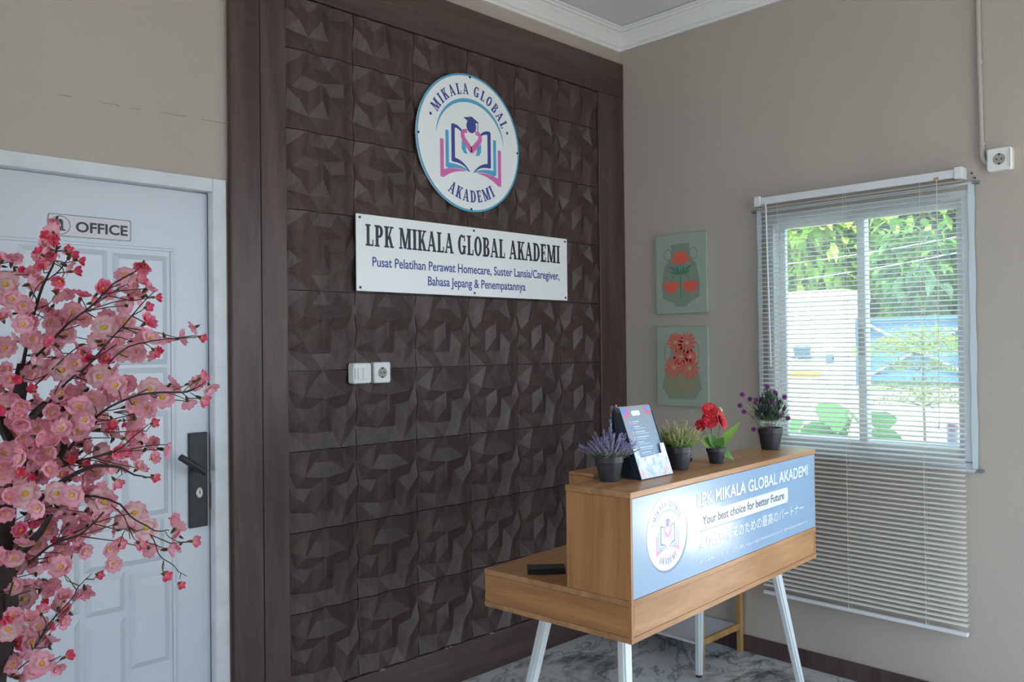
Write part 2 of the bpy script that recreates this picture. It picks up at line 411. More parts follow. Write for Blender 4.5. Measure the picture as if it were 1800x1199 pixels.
# ------------------------------------------------------------------ lettering
def text_obj(name, txt, size, mat_, parent, mtx, align='LEFT', sx=1.0, bold=0.0, ext=.0004, fit=None, space=1.0):
    cu = bpy.data.curves.new(name, 'FONT'); cu.body = txt; cu.size = size; cu.extrude = ext; cu.offset = bold; cu.resolution_u = 3; cu.space_character = space
    cu.align_x = 'LEFT'
    o = bpy.data.objects.new(name, cu); COL.objects.link(o)
    dg = bpy.context.evaluated_depsgraph_get(); me = bpy.data.meshes.new_from_object(o.evaluated_get(dg)); bpy.data.objects.remove(o)
    xs = [v.co.x for v in me.vertices]; x0, x1 = min(xs), max(xs)
    s_ = (fit / (x1 - x0)) if fit else sx
    off = {'LEFT': -x0, 'CENTER': -(x0 + x1) / 2}[align]
    for v in me.vertices: v.co.x = (v.co.x + off) * s_
    me.materials.clear(); me.materials.append(mat_)
    p = bpy.data.objects.new(name, me); COL.objects.link(p)
    if parent: p.parent = parent
    p.matrix_local = mtx @ Matrix.Rotation(R(90), 4, 'X')
    return p
# slab serif capitals, unit height; list of polygons per glyph
ST, TH = .225, .11
def ring(cx, cz, rx, rz, a0, a1, wx, wz, n=20):
    out = []
    for i in range(n):
        A = R(a0 + (a1 - a0) * i / n); B_ = R(a0 + (a1 - a0) * (i + 1) / n)
        out.append([(cx + rx * math.cos(A), cz + rz * math.sin(A)), (cx + rx * math.cos(B_), cz + rz * math.sin(B_)), (cx + (rx - wx) * math.cos(B_), cz + (rz - wz) * math.sin(B_)), (cx + (rx - wx) * math.cos(A), cz + (rz - wz) * math.sin(A))])
    return out
def rc(x0, x1, z0, z1): return [(x0, z0), (x1, z0), (x1, z1), (x0, z1)]
def dg(x0, z0, x1, z1, w_): return [(x0 - w_ / 2, z0), (x0 + w_ / 2, z0), (x1 + w_ / 2, z1), (x1 - w_ / 2, z1)]
SF = .08
def stem(x, w_=ST, top=True, bot=True, s_=.09):
    o = [rc(x, x + w_, 0, 1)]
    if top: o.append(rc(x - s_, x + w_ + s_, 1 - SF, 1))
    if bot: o.append(rc(x - s_, x + w_ + s_, 0, SF))
    return o
GL = {
 'L': (.64, stem(.09) + [rc(.29, .62, 0, SF + .01), rc(.54, .62, 0, .30)]),
 'I': (.38, stem(.09)),
 'P': (.70, stem(.09) + [rc(.29, .38, 1 - TH, 1), rc(.29, .38, .42, .42 + TH)] + ring(.38, .71, .30, .29, -90, 90, ST, TH)),
 'K': (.78, stem(.09) + [dg(.32, .38, .62, 1, .13), dg(.64, 0, .42, .56, .21), rc(.46, .78, 1 - SF, 1), rc(.48, .80, 0, SF)]),
 'M': (1.06, stem(.10, .11) + stem(.76, ST) + [dg(.53, .02, .21, 1, .22), dg(.53, .02, .80, 1, .11), rc(.05, .30, 1 - SF, 1)]),
 'A': (.80, [dg(.10, 0, .38, 1, .10), dg(.66, 0, .38, 1, .21), rc(.20, .56, .26, .35), rc(-.02, .24, 0, SF), rc(.48, .82, 0, SF)]),
 'O': (.76, ring(.37, .5, .37, .51, 0, 360, ST, TH, 36)),
 'G': (.78, ring(.37, .5, .37, .51, 52, 318, ST, TH, 30) + [rc(.50, .70, .03, .44), rc(.42, .78, .38, .46), rc(.58, .67, .68, .98)]),
 'B': (.72, stem(.09) + [rc(.29, .38, 1 - TH, 1), rc(.29, .40, .47, .56), rc(.29, .40, 0, TH)] + ring(.38, .755, .26, .245, -90, 90, .19, TH) + ring(.40, .27, .29, .275, -90, 90, ST, TH)),
 'D': (.78, stem(.09) + [rc(.29, .36, 1 - TH, 1), rc(.29, .36, 0, TH)] + ring(.36, .5, .40, .5, -90, 90, ST, TH, 24)),
 'E': (.66, stem(.09) + [rc(.29, .60, 1 - TH, 1), rc(.29, .62, 0, TH), rc(.29, .50, .47, .55), rc(.52, .60, .74, 1), rc(.54, .62, 0, .28), rc(.44, .51, .38, .64)]),
 ' ': (.30, []),
}
def slab_text(name, txt, h, width, mat_, parent, origin, gap=.075, ext=.0006):
    """lettering upright in the local x,z plane, left end and baseline at origin"""
    tot = sum(GL[c][0] + gap for c in txt) - gap; kx = width / tot; x = 0; b = MB()
    for c in txt:
        for poly in GL[c][1]: b.prism([(origin[0] + (x + px) * kx, origin[2] + pz * h) for px, pz in poly], ext, T=Matrix.Translation((0, origin[1], 0)))
        x += GL[c][0] + gap
    return b.build(name, mat_, parent)
def arc_text(name, txt, h, rad, a_mid, span, mat_, parent, y, bottom=False, ext=.0006, gap=.10, kx=.95, cx=0, cz=0):
    tot = sum(GL[c][0] + gap for c in txt) - gap; b = MB(); x = 0
    for c in txt:
        gw = GL[c][0]; t = (x + gw / 2) / tot - .5
        a = R(a_mid) + (1 if bottom else -1) * t * R(span)
        rot = a + (R(90) if bottom else -R(90))
        ux, uz = math.cos(rot), math.sin(rot); vx, vz = -uz, ux
        ccx = cx + rad * math.cos(a); ccz = cz + rad * math.sin(a)
        for poly in GL[c][1]:
            pp = []
            for px, pz in poly:
                lx = (px - gw / 2) * h * kx; lz = (pz - .5) * h
                pp.append((ccx + ux * lx + vx * lz, ccz + uz * lx + vz * lz))
            b.prism(pp, ext, T=Matrix.Translation((0, y, 0)))
        x += gw + gap
    return b.build(name, mat_, parent)
def disc(b, cx, cz, r_, y, d, n=64, mi=0):
    b.prism([(cx + r_ * math.cos(2 * math.pi * i / n), cz + r_ * math.sin(2 * math.pi * i / n)) for i in range(n)], d, T=Matrix.Translation((0, y, 0)), mi=mi)
def curve_band(p0, p1, p2, w0, w1, n=8):
    """tapered band along a quadratic curve"""
    out = []; L = []
    for i in range(n + 1):
        t = i / n; x = (1 - t) ** 2 * p0[0] + 2 * t * (1 - t) * p1[0] + t * t * p2[0]; z = (1 - t) ** 2 * p0[1] + 2 * t * (1 - t) * p1[1] + t * t * p2[1]
        dx = 2 * (1 - t) * (p1[0] - p0[0]) + 2 * t * (p2[0] - p1[0]); dz = 2 * (1 - t) * (p1[1] - p0[1]) + 2 * t * (p2[1] - p1[1])
        l = math.hypot(dx, dz) or 1; w_ = (w0 + (w1 - w0) * t) / 2
        L.append(((x - dz / l * w_, z + dx / l * w_), (x + dz / l * w_, z - dx / l * w_)))
    for a, c in zip(L, L[1:]): out.append([a[0], c[0], c[1], a[1]])
    return out
def emblem(parent, rad, y, mats, ext, cz=0):
    navy, cyan, pink = mats
    def put_one(name, polys, m_):
        b = MB()
        for p in polys: b.prism([(x * rad, cz + z * rad) for x, z in p], ext, T=Matrix.Translation((0, y, 0)))
        return b.build(name, m_, parent)
    def put(name, polys, m_, c=.02):
        if name in ('book_outline', 'heart_ribbon') and len(polys) % 2 == 0:
            h_ = len(polys) // 2; put_one(name, polys[:h_], m_); return put_one(name, polys[h_:], m_)
        b = MB()
        for p in polys: b.prism([(x * rad, cz + z * rad) for x, z in p], ext, T=Matrix.Translation((0, y, 0)))
        return b.build(name, m_, parent)
    def both(polys, c=.02): return polys + [[(2 * c - x, z) for x, z in p] for p in polys]
    put('book_outline', both([rc(-.575, -.51, -.56, -.02)] + curve_band((-.55, -.52), (-.35, -.41), (-.10, -.42), .11, .01)), pink)
    put('book_outline', both([rc(-.475, -.415, -.41, .12)] + curve_band((-.45, -.385), (-.20, -.35), (-.02, -.42), .08, .01)), cyan)
    put('book_outline', both([rc(-.365, -.30, -.31, .22)] + curve_band((-.34, -.285), (-.15, -.28), (-.02, -.42), .07, .01) + curve_band((-.35, .20), (-.25, .22), (-.17, .15), .06, .03)), navy)
    put('heart_ribbon', both(curve_band((-.06, .165), (-.20, .17), (-.13, .04), .055, .075) + curve_band((-.135, .05), (-.06, -.03), (.03, -.12), .075, .085)), pink)
    put('heart_ribbon', both([[(-.17, .02), (-.09, -.05), (-.085, -.12), (-.06, -.17), (-.13, -.16), (-.17, -.10)]]), cyan)
    cap = [[(.02 + .095 * math.cos(2 * math.pi * i / 24), .25 + .10 * math.sin(2 * math.pi * i / 24)) for i in range(24)], [(-.13, .355), (.02, .285), (.17, .325), (.03, .395)], rc(.145, .155, .18, .32)]
    put('graduation_cap', cap, navy)
    arc = []
    for i in range(40):
        A, B_ = 174 - i * 4.2, 174 - (i + 1) * 4.2
        def wd(a): return .05 * max(0, math.sin(R((a - 6) / 168 * 180))) ** .8 + .003
        arc.append([((.66 - wd(a) / 2 + k_ * wd(a)) * math.cos(R(a)) + .01, (.62 - wd(a) / 2 + k_ * wd(a)) * math.sin(R(a)) + .0) for a, k_ in ((A, 0), (B_, 0), (B_, 1), (A, 1))])
    put('rainbow_arc', arc, cyan)
    for a in (158, 20):
        bl = MB(); bl.prism([(rad * (.80 * math.cos(R(a)) + .028 * math.cos(R(45 + 90 * i))), cz + rad * (.80 * math.sin(R(a)) + .028 * math.sin(R(45 + 90 * i)))) for i in range(4)], ext, T=Matrix.Translation((0, y, 0)))
        bl.build('bullet', navy, parent)
    arc_text('lettering', 'MIKALA GLOBAL', rad * .155, rad * .785, 89, 126, navy, parent, y, ext=ext, kx=.86, cz=cz)
    arc_text('lettering', 'AKADEMI', rad * .175, rad * .775, -88.5, 66, navy, parent, y, bottom=True, ext=ext, kx=.82, cz=cz)

# round sign and name board on the panel
SY = -.034
rs = thing('round_sign', 'round white wall sign with cyan rim, open book emblem and graduation cap', 'sign', (-1.115, SY, 2.354))
b = MB(); disc(b, 0, 0, .303, .006, .006, 96); b.build('sign_face', m_sign, rs)
b = MB()
for q in ring(0, 0, .303, .303, 0, 360, .0085, .0085, 96): b.prism(q, .0006)
b.build('rim', m_cyan, rs)
emblem(rs, .303, -.0, (m_navy, m_cyan, m_pink), .0006)
for a in (0, 90, 180, 270):
    b = MB(); b.lathe([(.005, 0), (.005, .003), (.0035, .0045), (.0001, .0045)], 12, T=Matrix.Translation((.292 * math.cos(R(a)), 0, .292 * math.sin(R(a)))) @ Matrix.Rotation(R(90), 4, 'X')); b.build('screw', m_screw, rs)
    b = MB(); b.tube([(.292 * math.cos(R(a)), .006, .292 * math.sin(R(a))), (.292 * math.cos(R(a)), .030, .292 * math.sin(R(a)))], .004); b.build('standoff', m_screw, rs)
nb = thing('name_board', 'long white rectangular sign with black and blue lettering under the round sign', 'sign', (-1.101, SY, 1.83))
SW, SH = 1.238, .304
b = MB(); b.box(-SW / 2, SW / 2, 0, .006, -SH / 2, SH / 2, bev=.001); b.build('sign_face', m_sign, nb)
slab_text('lettering', 'LPK MIKALA GLOBAL AKADEMI', .086, 1.14, m_ink, nb, (-.576, 0, .028))
def sg(x, z): return Matrix.Translation((x, -.0004, z))
text_obj('lettering', 'Pusat Pelatihan Perawat Homecare, Suster Lansia/Caregiver,', .055, m_navy, nb, sg(.008, -.052), 'CENTER', fit=1.105, bold=.0006)
text_obj('lettering', 'Bahasa Jepang & Penempatannya', .055, m_navy, nb, sg(.03, -.115), 'CENTER', fit=.585, bold=.0006)
for x in (-.603, 0, .603):
    for z in (-.138, .138):
        b = MB(); b.lathe([(.005, 0), (.005, .003), (.0035, .0045), (.0001, .0045)], 12, T=Matrix.Translation((x, 0, z)) @ Matrix.Rotation(R(90), 4, 'X')); b.build('screw', m_screw, nb)
        b = MB(); b.tube([(x, .006, z), (x, .030, z)], .004); b.build('standoff', m_screw, nb)

# office sign on the door
osn = thing('door_sign', 'small rounded black and white office name plate stuck on the white door', 'sign', (-2.681, LY - .003, 1.8435))
def rrect(w_, h_, r_, n=6):
    P = []
    for cx, cz, a0 in ((w_ / 2 - r_, h_ / 2 - r_, 0), (-w_ / 2 + r_, h_ / 2 - r_, 90), (-w_ / 2 + r_, -h_ / 2 + r_, 180), (w_ / 2 - r_, -h_ / 2 + r_, 270)):
        for i in range(n + 1): a = R(a0 + 90 * i / n); P.append((cx + r_ * math.cos(a), cz + r_ * math.sin(a)))
    return P
def outline(b, P, w_, d, y=0, mi=0, c=(0, 0)):
    n = len(P)
    for i in range(n):
        p, q = P[i], P[(i + 1) % n]
        if math.hypot(p[0] - q[0], p[1] - q[1]) < 1e-6: continue
        k1 = 1 - w_ / max(.01, math.hypot(*p)); 
        def inn(t): return (t[0] - math.copysign(w_, t[0]) * min(1, 1), t[1] - math.copysign(w_, t[1]))
        b.prism([(p[0] + c[0], p[1] + c[1]), (q[0] + c[0], q[1] + c[1]), (inn(q)[0] + c[0], inn(q)[1] + c[1]), (inn(p)[0] + c[0], inn(p)[1] + c[1])], d, T=Matrix.Translation((0, y, 0)), mi=mi)
m_plate = mat('name_plate_white', 'C9C6C8', .35)
b = MB(); b.prism(rrect(.252, .072, .008), .0025, T=Matrix.Translation((0, .003, 0))); b.build('plate', m_plate, osn)
b = MB(); outline(b, rrect(.248, .068, .007), .0016, .0004, y=.0006)
for q in ring(-.089, 0, .029, .029, 0, 360, .0018, .0018, 40): b.prism(q, .0004, T=Matrix.Translation((0, .0006, 0)))
# little capsule-shaped pictogram
b.prism([(-.097, -.010)] + [(-.089 + .008 * math.cos(R(a)), .010 + .009 * math.sin(R(a))) for a in range(180, -1, -20)] + [(-.081, -.010)], .0004, T=Matrix.Translation((0, .0006, 0)))
b.box(-.104, -.074, .0001, .0006, -.017, -.013); b.box(-.098, -.094, .0001, .0006, -.015, -.008); b.box(-.084, -.080, .0001, .0006, -.015, -.008); b.box(-.091, -.087, .0001, .0006, -.015, -.008)
b.build('print', m_ink, osn)
text_obj('lettering', 'OFFICE', .045, m_ink, osn, Matrix.Translation((.0345, .0004, -.0165)), 'CENTER', fit=.158, bold=.0012)

# ------------------------------------------------------------------ switch and socket on the panel
def rbox(b, w_, h_, d, r_=.008, y=0, mi=0, cx=0, cz=0, taper=.004):
    P = rrect(w_, h_, r_); Q = rrect(w_ - 2 * taper, h_ - 2 * taper, max(.002, r_ - taper)); n = len(P)
    vs = [(x + cx, y, z + cz) for x, z in P] + [(x + cx, y - d + taper, z + cz) for x, z in P] + [(x + cx, y - d, z + cz) for x, z in Q]
    fs = [tuple(range(2 * n, 3 * n))] + [(i + n, (i + 1) % n + n, (i + 1) % n + 2 * n, i + 2 * n)[::-1] for i in range(n)] + [(i, (i + 1) % n, (i + 1) % n + n, i + n)[::-1] for i in range(n)]
    b.add(vs, [f for f in fs], mi)
def mbfix(o):
    bm = bmesh.new(); bm.from_mesh(o.data); bmesh.ops.recalc_face_normals(bm, faces=bm.faces)
    if sum(f.normal.y * f.calc_area() for f in bm.faces if abs(f.normal.y) > .9) > 0: bmesh.ops.reverse_faces(bm, faces=bm.faces)
    bm.to_mesh(o.data); bm.free(); return o
sw = thing('light_switch', 'white two-rocker surface switch, left of the socket on the dark panel', 'light switch', (-1.712, -.0205, 1.355))
b = MB(); rbox(b, .084, .080, .036, .010); mbfix(b.build('switch_box', m_plast, sw))
for x in (-.0115, .0115):
    b = MB(); b.box(x - .011, x + .011, -.040, -.0355, -.024, .020, bev=.0015); b.build('rocker', m_plast, sw)
b = MB(); b.box(-.037, -.034, -.0365, -.035, -.02, .02); b.box(-.036, .036, .0, -.0205 + .0195, -.036, .036); b.build('back_plate', m_plast2, sw)
def socket(t, s_=.083, d=.028, lines=False, sign=1):
    b = MB(); rbox(b, s_, s_, d, .010); mbfix(b.build('socket_box', m_plast, t))
    b = MB(); T = Matrix.Translation((0, -d - .0004, 0)) @ Matrix.Rotation(R(90), 4, 'X')
    b.lathe([(.0215, 0), (.0215, .0006), (.019, .0006), (.0185, -.0), (.0001, .0)], 28, T=T, cap=False); b.build('socket_face', m_plast2, t)
    b = MB()
    for x in (-.0085, .0085): disc(b, x, 0, .003, -d - .0005, .0006, 12)
    b.box(-.004, .004, -d - .0012, -d - .0004, .015, .021); b.box(-.004, .004, -d - .0012, -d - .0004, -.021, -.015)
    b.build('socket_hole', m_hole, t)
so = thing('wall_socket', 'white surface socket beside the switch on the dark panel', 'socket', (-1.612, -.0205, 1.355)); socket(so)
sb = thing('wall_socket', 'white surface socket fed by a conduit above the window blind', 'socket', (-.0005, -1.833, 2.146), R(-90)); socket(sb, .087, .030)
b = MB(); b.box(.034, .036, -.0306, -.0295, -.036, .036); b.box(.027, .028, -.0306, -.0295, -.030, .030); b.build('cover_line', m_plast2, sb)
cd = thing('conduit', 'thin painted cable conduit running down the wall to the upper socket', 'pipe', (-.010, -1.768, 2.19))
m_cond = mat('conduit_taupe', 'AAA198', .55)
b = MB(); b.tube([(0, 0, .0), (0, 0.004, .30), (0, .008, .91)], .0095, n=14); b.build('pipe', m_cond, cd, smooth='auto')
b = MB(); b.tube([(0, .004, .335), (0, .004, .355)], .0125, n=16); b.build('coupling', m_cond, cd, smooth='auto')
b = MB(); b.tube([(0, 0, .03), (0, 0, -.02), (0, -.004, -.035), (0, -.012, -.045), (0, -.022, -.048)], .0115, n=14); b.build('elbow', m_cond, cd, smooth='auto')
b = MB(); b.tube([(0, 0, .022), (0, 0, .034)], .0135, n=16); b.build('coupling', m_cond, cd, smooth='auto')
for z, y in ((2.112, -1.728), (2.092, -1.738)):
    b = MB(); b.lathe([(.0045, 0), (.0035, .006), (.0001, .007)], 10, T=Matrix.Translation((0, y, z)) @ Matrix.Rotation(R(-90), 4, 'Y'))
    tag(b.build('wall_plug', m_screw), ('upper' if z > 2.1 else 'lower') + ' of two tiny dark screw plugs in the wall right of the blind top', 'screw', 'wall plugs by the blind')

# ------------------------------------------------------------------ framed-less canvases
m_canvas = mat('canvas_sage', '9BA899', .85, noise=.05, nscale=8, bump=.25, bscale=500)
m_sage = mat('paint_sage_dark', '808F7F', .85, noise=.04, nscale=9); m_coral = mat('paint_coral', 'E2604E', .8); m_coral2 = mat('paint_pink', 'E58F82', .8)
m_leafp = mat('paint_leaf_green', '4E7F66', .8); m_ochre = mat('paint_ochre', 'B4804E', .8); m_sageline = mat('paint_olive', '87927C', .8)
def canvas(label, z):
    t = thing('canvas_print', label, 'picture', (-.0005, -.384, z), R(-90))
    b = MB(); b.box(-.150, .150, -.020, 0, -.200, .200, bev=.002); b.build('canvas', m_canvas, t); return t
def flat(name, polys, m_, t, y, d=.0005):
    b = MB()
    for p in polys: b.prism(p, d, T=Matrix.Translation((0, y, 0)))
    return b.build(name, m_, t)
def petal_poly(cx, cz, a, l, w_, n=8):
    P = []
    for i in range(n * 2):
        t = 2 * math.pi * i / (2 * n); lx = l / 2 + l / 2 * math.cos(t); lz = w_ / 2 * math.sin(t) * (.5 + .5 * (lx / l))
        P.append((cx + lx * math.cos(a) - lz * math.sin(a), cz + lx * math.sin(a) + lz * math.cos(a)))
    return P
def tulip(cx, cz, s_, up_=1):
    return [petal_poly(cx, cz, R(a) * up_, s_ * l, s_ * .42) for a, l in ((25, .9), (58, 1.0), (90, 1.0), (122, 1.0), (155, .9))]
cv = canvas('upper sage canvas picture of a vase with three coral tulips', 1.812)
flat('painted_vase', [[(-.056, .150), (.056, .150), (.052, .088), (.095, .04), (.115, -.06), (.108, -.12), (.04, -.152), (.036, -.166), (-.036, -.166), (-.04, -.152), (-.108, -.12), (-.115, -.06), (-.095, .04), (-.052, .088)]], m_sage, cv, -.020)
for s_ in (-1, 1): flat('painted_handle', ring(s_ * .076, .098, .026, .030, 0, 360, .006, .006, 20), m_sage, cv, -.020)
for tu in (tulip(0, .052, .068), tulip(-.058, -.040, .062, -1), tulip(.058, -.040, .062, -1)): flat('painted_flower', tu, m_coral, cv, -.0206)
flat('painted_leaf', [petal_poly(0, -.005, R(a), l, .016) for a, l in ((35, .075), (145, .075), (60, .045), (120, .05), (15, .055), (165, .06))] + [dg(0, -.13, 0, .06, .004)] + [dg(-.058, -.045, -.035, -.005, .004), dg(.058, -.045, .035, -.005, .004)], m_leafp, cv, -.0206)
cv = canvas('lower sage canvas picture of a vase with coral daisies and ochre waves', 1.346)
flat('painted_vase', [[(-.070, .158), (.070, .158), (.066, .06), (.092, .0), (.118, -.11), (.075, -.165), (-.075, -.165), (-.118, -.11), (-.092, .0), (-.066, .06)]], m_sageline, cv, -.020)
for s_ in (-1, 1): flat('painted_handle', ring(s_ * .074, .065, .030, .065, -90 if s_ > 0 else 90, 90 if s_ > 0 else 270, .005, .005, 14), m_ochre, cv, -.020)
dz = []; dc = []
for cx, cz, rr in ((-.036, .122, .042), (.032, .118, .050), (-.004, .052, .042), (-.048, -.006, .050), (.046, -.008, .054), (.052, .050, .030)):
    for i in range(13): dz.append(petal_poly(cx + .012 * math.cos(i * 2 * math.pi / 13), cz + .012 * math.sin(i * 2 * math.pi / 13), i * 2 * math.pi / 13, rr - .006, .0145, 5))
    flat('painted_flower', dz, m_coral, cv, -.0206); dz = []
    dc.append([(cx + .009 * math.cos(R(30 * i)), cz + .009 * math.sin(R(30 * i))) for i in range(12)])
flat('painted_flower_centre', dc, m_coral2, cv, -.0208)
wv = []
for k_ in range(3):
    for s_ in (-1, 1):
        for i in range(7):
            x0, x1 = s_ * i * .013, s_ * (i + 1) * .013; z0 = -.075 - .028 * k_ + .0035 * i + (.004 if i % 2 else 0); z1 = -.075 - .028 * k_ + .0035 * (i + 1) + (.004 if (i + 1) % 2 else 0)
            wv.append([(x0, z0 - .004), (x1, z1 - .004), (x1, z1 + .003), (x0, z0 + .003)])
flat('painted_wave', wv, m_ochre, cv, -.0206)

# ------------------------------------------------------------------ window
win = bpy.data.objects.new('window_1', None); COL.objects.link(win); tag(win, kind='structure')
b = MB(); F = .035
for q in ((WY0, WY1, WZ1 - F, WZ1), (WY0, WY1, WZ0, WZ0 + F + .01), (WY0, WY0 + F, WZ0 + F, WZ1 - F), (WY1 - F, WY1, WZ0 + F, WZ1 - F)):
    b.box(-.006, .10, q[0], q[1], q[2], q[3], bev=.002)
b.build('window_frame', m_alu, win)
def sash(y0, y1, x0, nm):
    b = MB(); f = .034; z0, z1 = WZ0 + .045, WZ1 - .035
    for q in ((y0, y1, z1 - .03, z1), (y0, y1, z0, z0 + .045), (y0, y0 + f, z0 + .045, z1 - .03), (y1 - f, y1, z0 + .045, z1 - .03)):
        b.box(x0, x0 + .024, q[0], q[1], q[2], q[3], bev=.002)
    s_ = b.build('sash', m_alu, win)
    b = MB(); b.box(x0 + .010, x0 + .014, y0 + f - .004, y1 - f + .004, z0 + .041, z1 - .026); b.build('window_pane', glass, s_)
    return s_
def glassmat():
    m = bpy.data.materials.new('window_glass'); m.use_nodes = True; nt = m.node_tree; nt.nodes.remove(nt.nodes['Principled BSDF'])
    t = nt.nodes.new('ShaderNodeBsdfTransparent'); t.inputs[0].default_value = (.93, .97, .96, 1); g = nt.nodes.new('ShaderNodeBsdfGlossy'); g.inputs['Roughness'].default_value = .01
    fz = nt.nodes.new('ShaderNodeFresnel'); fz.inputs[0].default_value = 1.35; mx = nt.nodes.new('ShaderNodeMixShader')
    nt.links.new(fz.outputs[0], mx.inputs[0]); nt.links.new(t.outputs[0], mx.inputs[1]); nt.links.new(g.outputs[0], mx.inputs[2]); nt.links.new(mx.outputs[0], nt.nodes['Material Output'].inputs[0]); return m
glass = glassmat()
sash(-1.290, WY1 - .028, .052, 'l'); sr_ = sash(WY0 + .028, -1.258, .022, 'r')
b = MB(); b.box(.010, .024, -1.292, -1.268, 1.40, 1.52, bev=.004); b.box(.004, .014, -1.288, -1.274, 1.44, 1.49, bev=.003); b.build('sash_latch', mat('latch_grey', '8C9398', .5), sr_)
b = MB(); b.box(.10, .20, WY0 - .03, WY1 + .03, WZ0 - .03, WZ0 + .090, bev=.003); b.build('window_sill', m_alu, win)
# carton on the outer sill
ct = thing('drink_carton', 'small pale lilac can with a red band standing on the outer window sill', 'can', (.155, -1.668 + .075, WZ0 + .0905))
b = MB(); b.lathe([(.020, 0), (.023, .003), (.023, .080), (.019, .088), (.0001, .089)], 24); b.build('can_body', mat('can_lilac', 'B9B6CC', .4), ct, smooth='auto')
b = MB(); b.lathe([(.0233, .060), (.0233, .076)], 24, cap=False); b.build('red_band', mat('can_red', 'D06A58', .4), ct)

# insect screen strips hung on two rods
scn = thing('insect_screen', 'sheer white insect screen hung between two rods behind the blind', 'insect screen', (-.012, -1.27, .94))
for s_, y0 in ((1, .452), (-1, -.458)):
    b = MB()
    for i in range(14):
        z0 = 1.135 - i * .0805; z1 = z0 - .0805; w0 = .011 + .0018 * math.sin(i * 1.7); w1 = .011 + .0018 * math.sin((i + 1) * 1.7)
        b.add([(0, y0 - w0, z0), (0, y0 + w0, z0), (0, y0 + w1, z1), (0, y0 - w1, z1), (-.002, y0 - w0, z0), (-.002, y0 + w0, z0), (-.002, y0 + w1, z1), (-.002, y0 - w1, z1)], [(0, 1, 2, 3), (7, 6, 5, 4), (0, 3, 7, 4), (1, 5, 6, 2)])
    b.build('screen_hem', mat('white_hem', 'C6CED4', .7), scn)
def sheer():
    m = bpy.data.materials.new('sheer_mesh'); m.use_nodes = True; nt = m.node_tree; nt.nodes.remove(nt.nodes['Principled BSDF'])
    t = nt.nodes.new('ShaderNodeBsdfTransparent'); d = nt.nodes.new('ShaderNodeBsdfDiffuse'); d.inputs[0].default_value = (.8, .84, .86, 1); tl = nt.nodes.new('ShaderNodeBsdfTranslucent'); tl.inputs[0].default_value = (.8, .84, .86, 1)
    a = nt.nodes.new('ShaderNodeMixShader'); nt.links.new(d.outputs[0], a.inputs[1]); nt.links.new(tl.outputs[0], a.inputs[2])
    mx = nt.nodes.new('ShaderNodeMixShader'); mx.inputs[0].default_value = .14
    nt.links.new(t.outputs[0], mx.inputs[1]); nt.links.new(a.outputs[0], mx.inputs[2]); nt.links.new(mx.outputs[0], nt.nodes['Material Output'].inputs[0]); return m
b = MB(); b.box(-.0012, -.0008, -.455, .45, .0, 1.13); b.build('mesh_cloth', sheer(), scn)
for z in (1.132, .008):
    b = MB(); b.tube([(-.002, -.478, z), (-.002, .480, z)], .004, n=10); b.build('rod', m_alu, scn)
    for y in (-.475, .476):
        b = MB(); b.box(-.010, .0115, y - .012, y + .012, z - .006, z + .006, bev=.002); b.build('rod_bracket', mat('bracket_grey', '6E7478', .5), scn)

# ------------------------------------------------------------------ venetian blind
bl = thing('venetian_blind', 'long ivory venetian blind with open slats hanging over the window', 'blind', (-.042, -1.266, 2.13))
BY0, BY1 = -.437, .432; BZ0, BZ1 = .312, 2.085
b = MB(); b.box(-.014, .014, BY0 + .004, BY1 - .004, -.036, -.003, bev=.003); b.build('headrail', m_blindwhite, bl)
for y in (BY0 - .008, BY1 - .014):
    b = MB(); b.box(-.019, .041, y, y + .030, -.042, .004, bev=.003); b.build('headrail_bracket', m_blindwhite, bl)
NS = 87; pitch = (BZ1 - BZ0 - .02) / NS
b = MB(); sec = [(-.0125, -.0006), (-.0065, .0009), (0, .0014), (.0065, .0009), (.0125, -.0006)]; th = .0004; vs = []
tl = R(12.5)
for yy in (BY0, BY1):
    for sgn_ in (0, 1):
        for x, z in (sec if sgn_ == 0 else sec[::-1]):
            z = z - (th if sgn_ else 0)
            vs.append((x * math.cos(tl) - z * math.sin(tl), yy, x * math.sin(tl) + z * math.cos(tl)))
n = len(vs) // 2
b.add(vs, [(i, (i + 1) % n, n + (i + 1) % n, n + i) for i in range(n)] + [tuple(range(n))[::-1], tuple(range(n, 2 * n))])
s0 = b.build('slat', m_slat, bl); mbf = bmesh.new(); mbf.from_mesh(s0.data); bmesh.ops.recalc_face_normals(mbf, faces=mbf.faces); mbf.to_mesh(s0.data); mbf.free()
for i in range(NS):
    z = BZ1 - .005 - pitch * i - 2.13
    jt = Matrix.Translation((0, random.uniform(-.0012, .0012), z)) @ Matrix.Rotation(random.uniform(-.0012, .0012), 4, 'X') @ Matrix.Rotation(R(random.uniform(-1.2, 1.2)), 4, 'Y')
    if i == 0: s0.matrix_local = jt
    else: place(s0.data, 'slat', bl, jt)
b = MB(); b.box(-.013, .013, BY0, BY1, BZ0 - 2.13 - .008, BZ0 - 2.13 + .008, bev=.004); b.build('bottom_rail', m_blindwhite, bl)
for y in (.335, .03, -.285, ):
    b = MB()
    for x in (-.0138, .0138): b.tube([(x, y, -.036), (x, y, BZ0 - 2.13)], .0009, n=5)
    b.build('ladder_cord', m_cord, bl)
b = MB(); b.tube([(-.022, .388, -.03), (-.022, .386, -.06), (-.022, .372, -.78)], .0038, n=8); b.build('tilt_wand', m_blindwhite, bl, smooth='auto')
b = MB(); b.tube([(-.020, -.352, -.035), (-.021, -.351, -.5), (-.021, -.349, -1.0)], .0015, n=6); b.build('pull_cord', m_cord, bl)
b = MB(); b.lathe([(.002, 0), (.005, -.02), (.006, -.028), (.0001, -.028)], 12, T=Matrix.Translation((-.021, -.349, -.995))); b.build('cord_tassel', m_blindwhite, bl, smooth='auto')
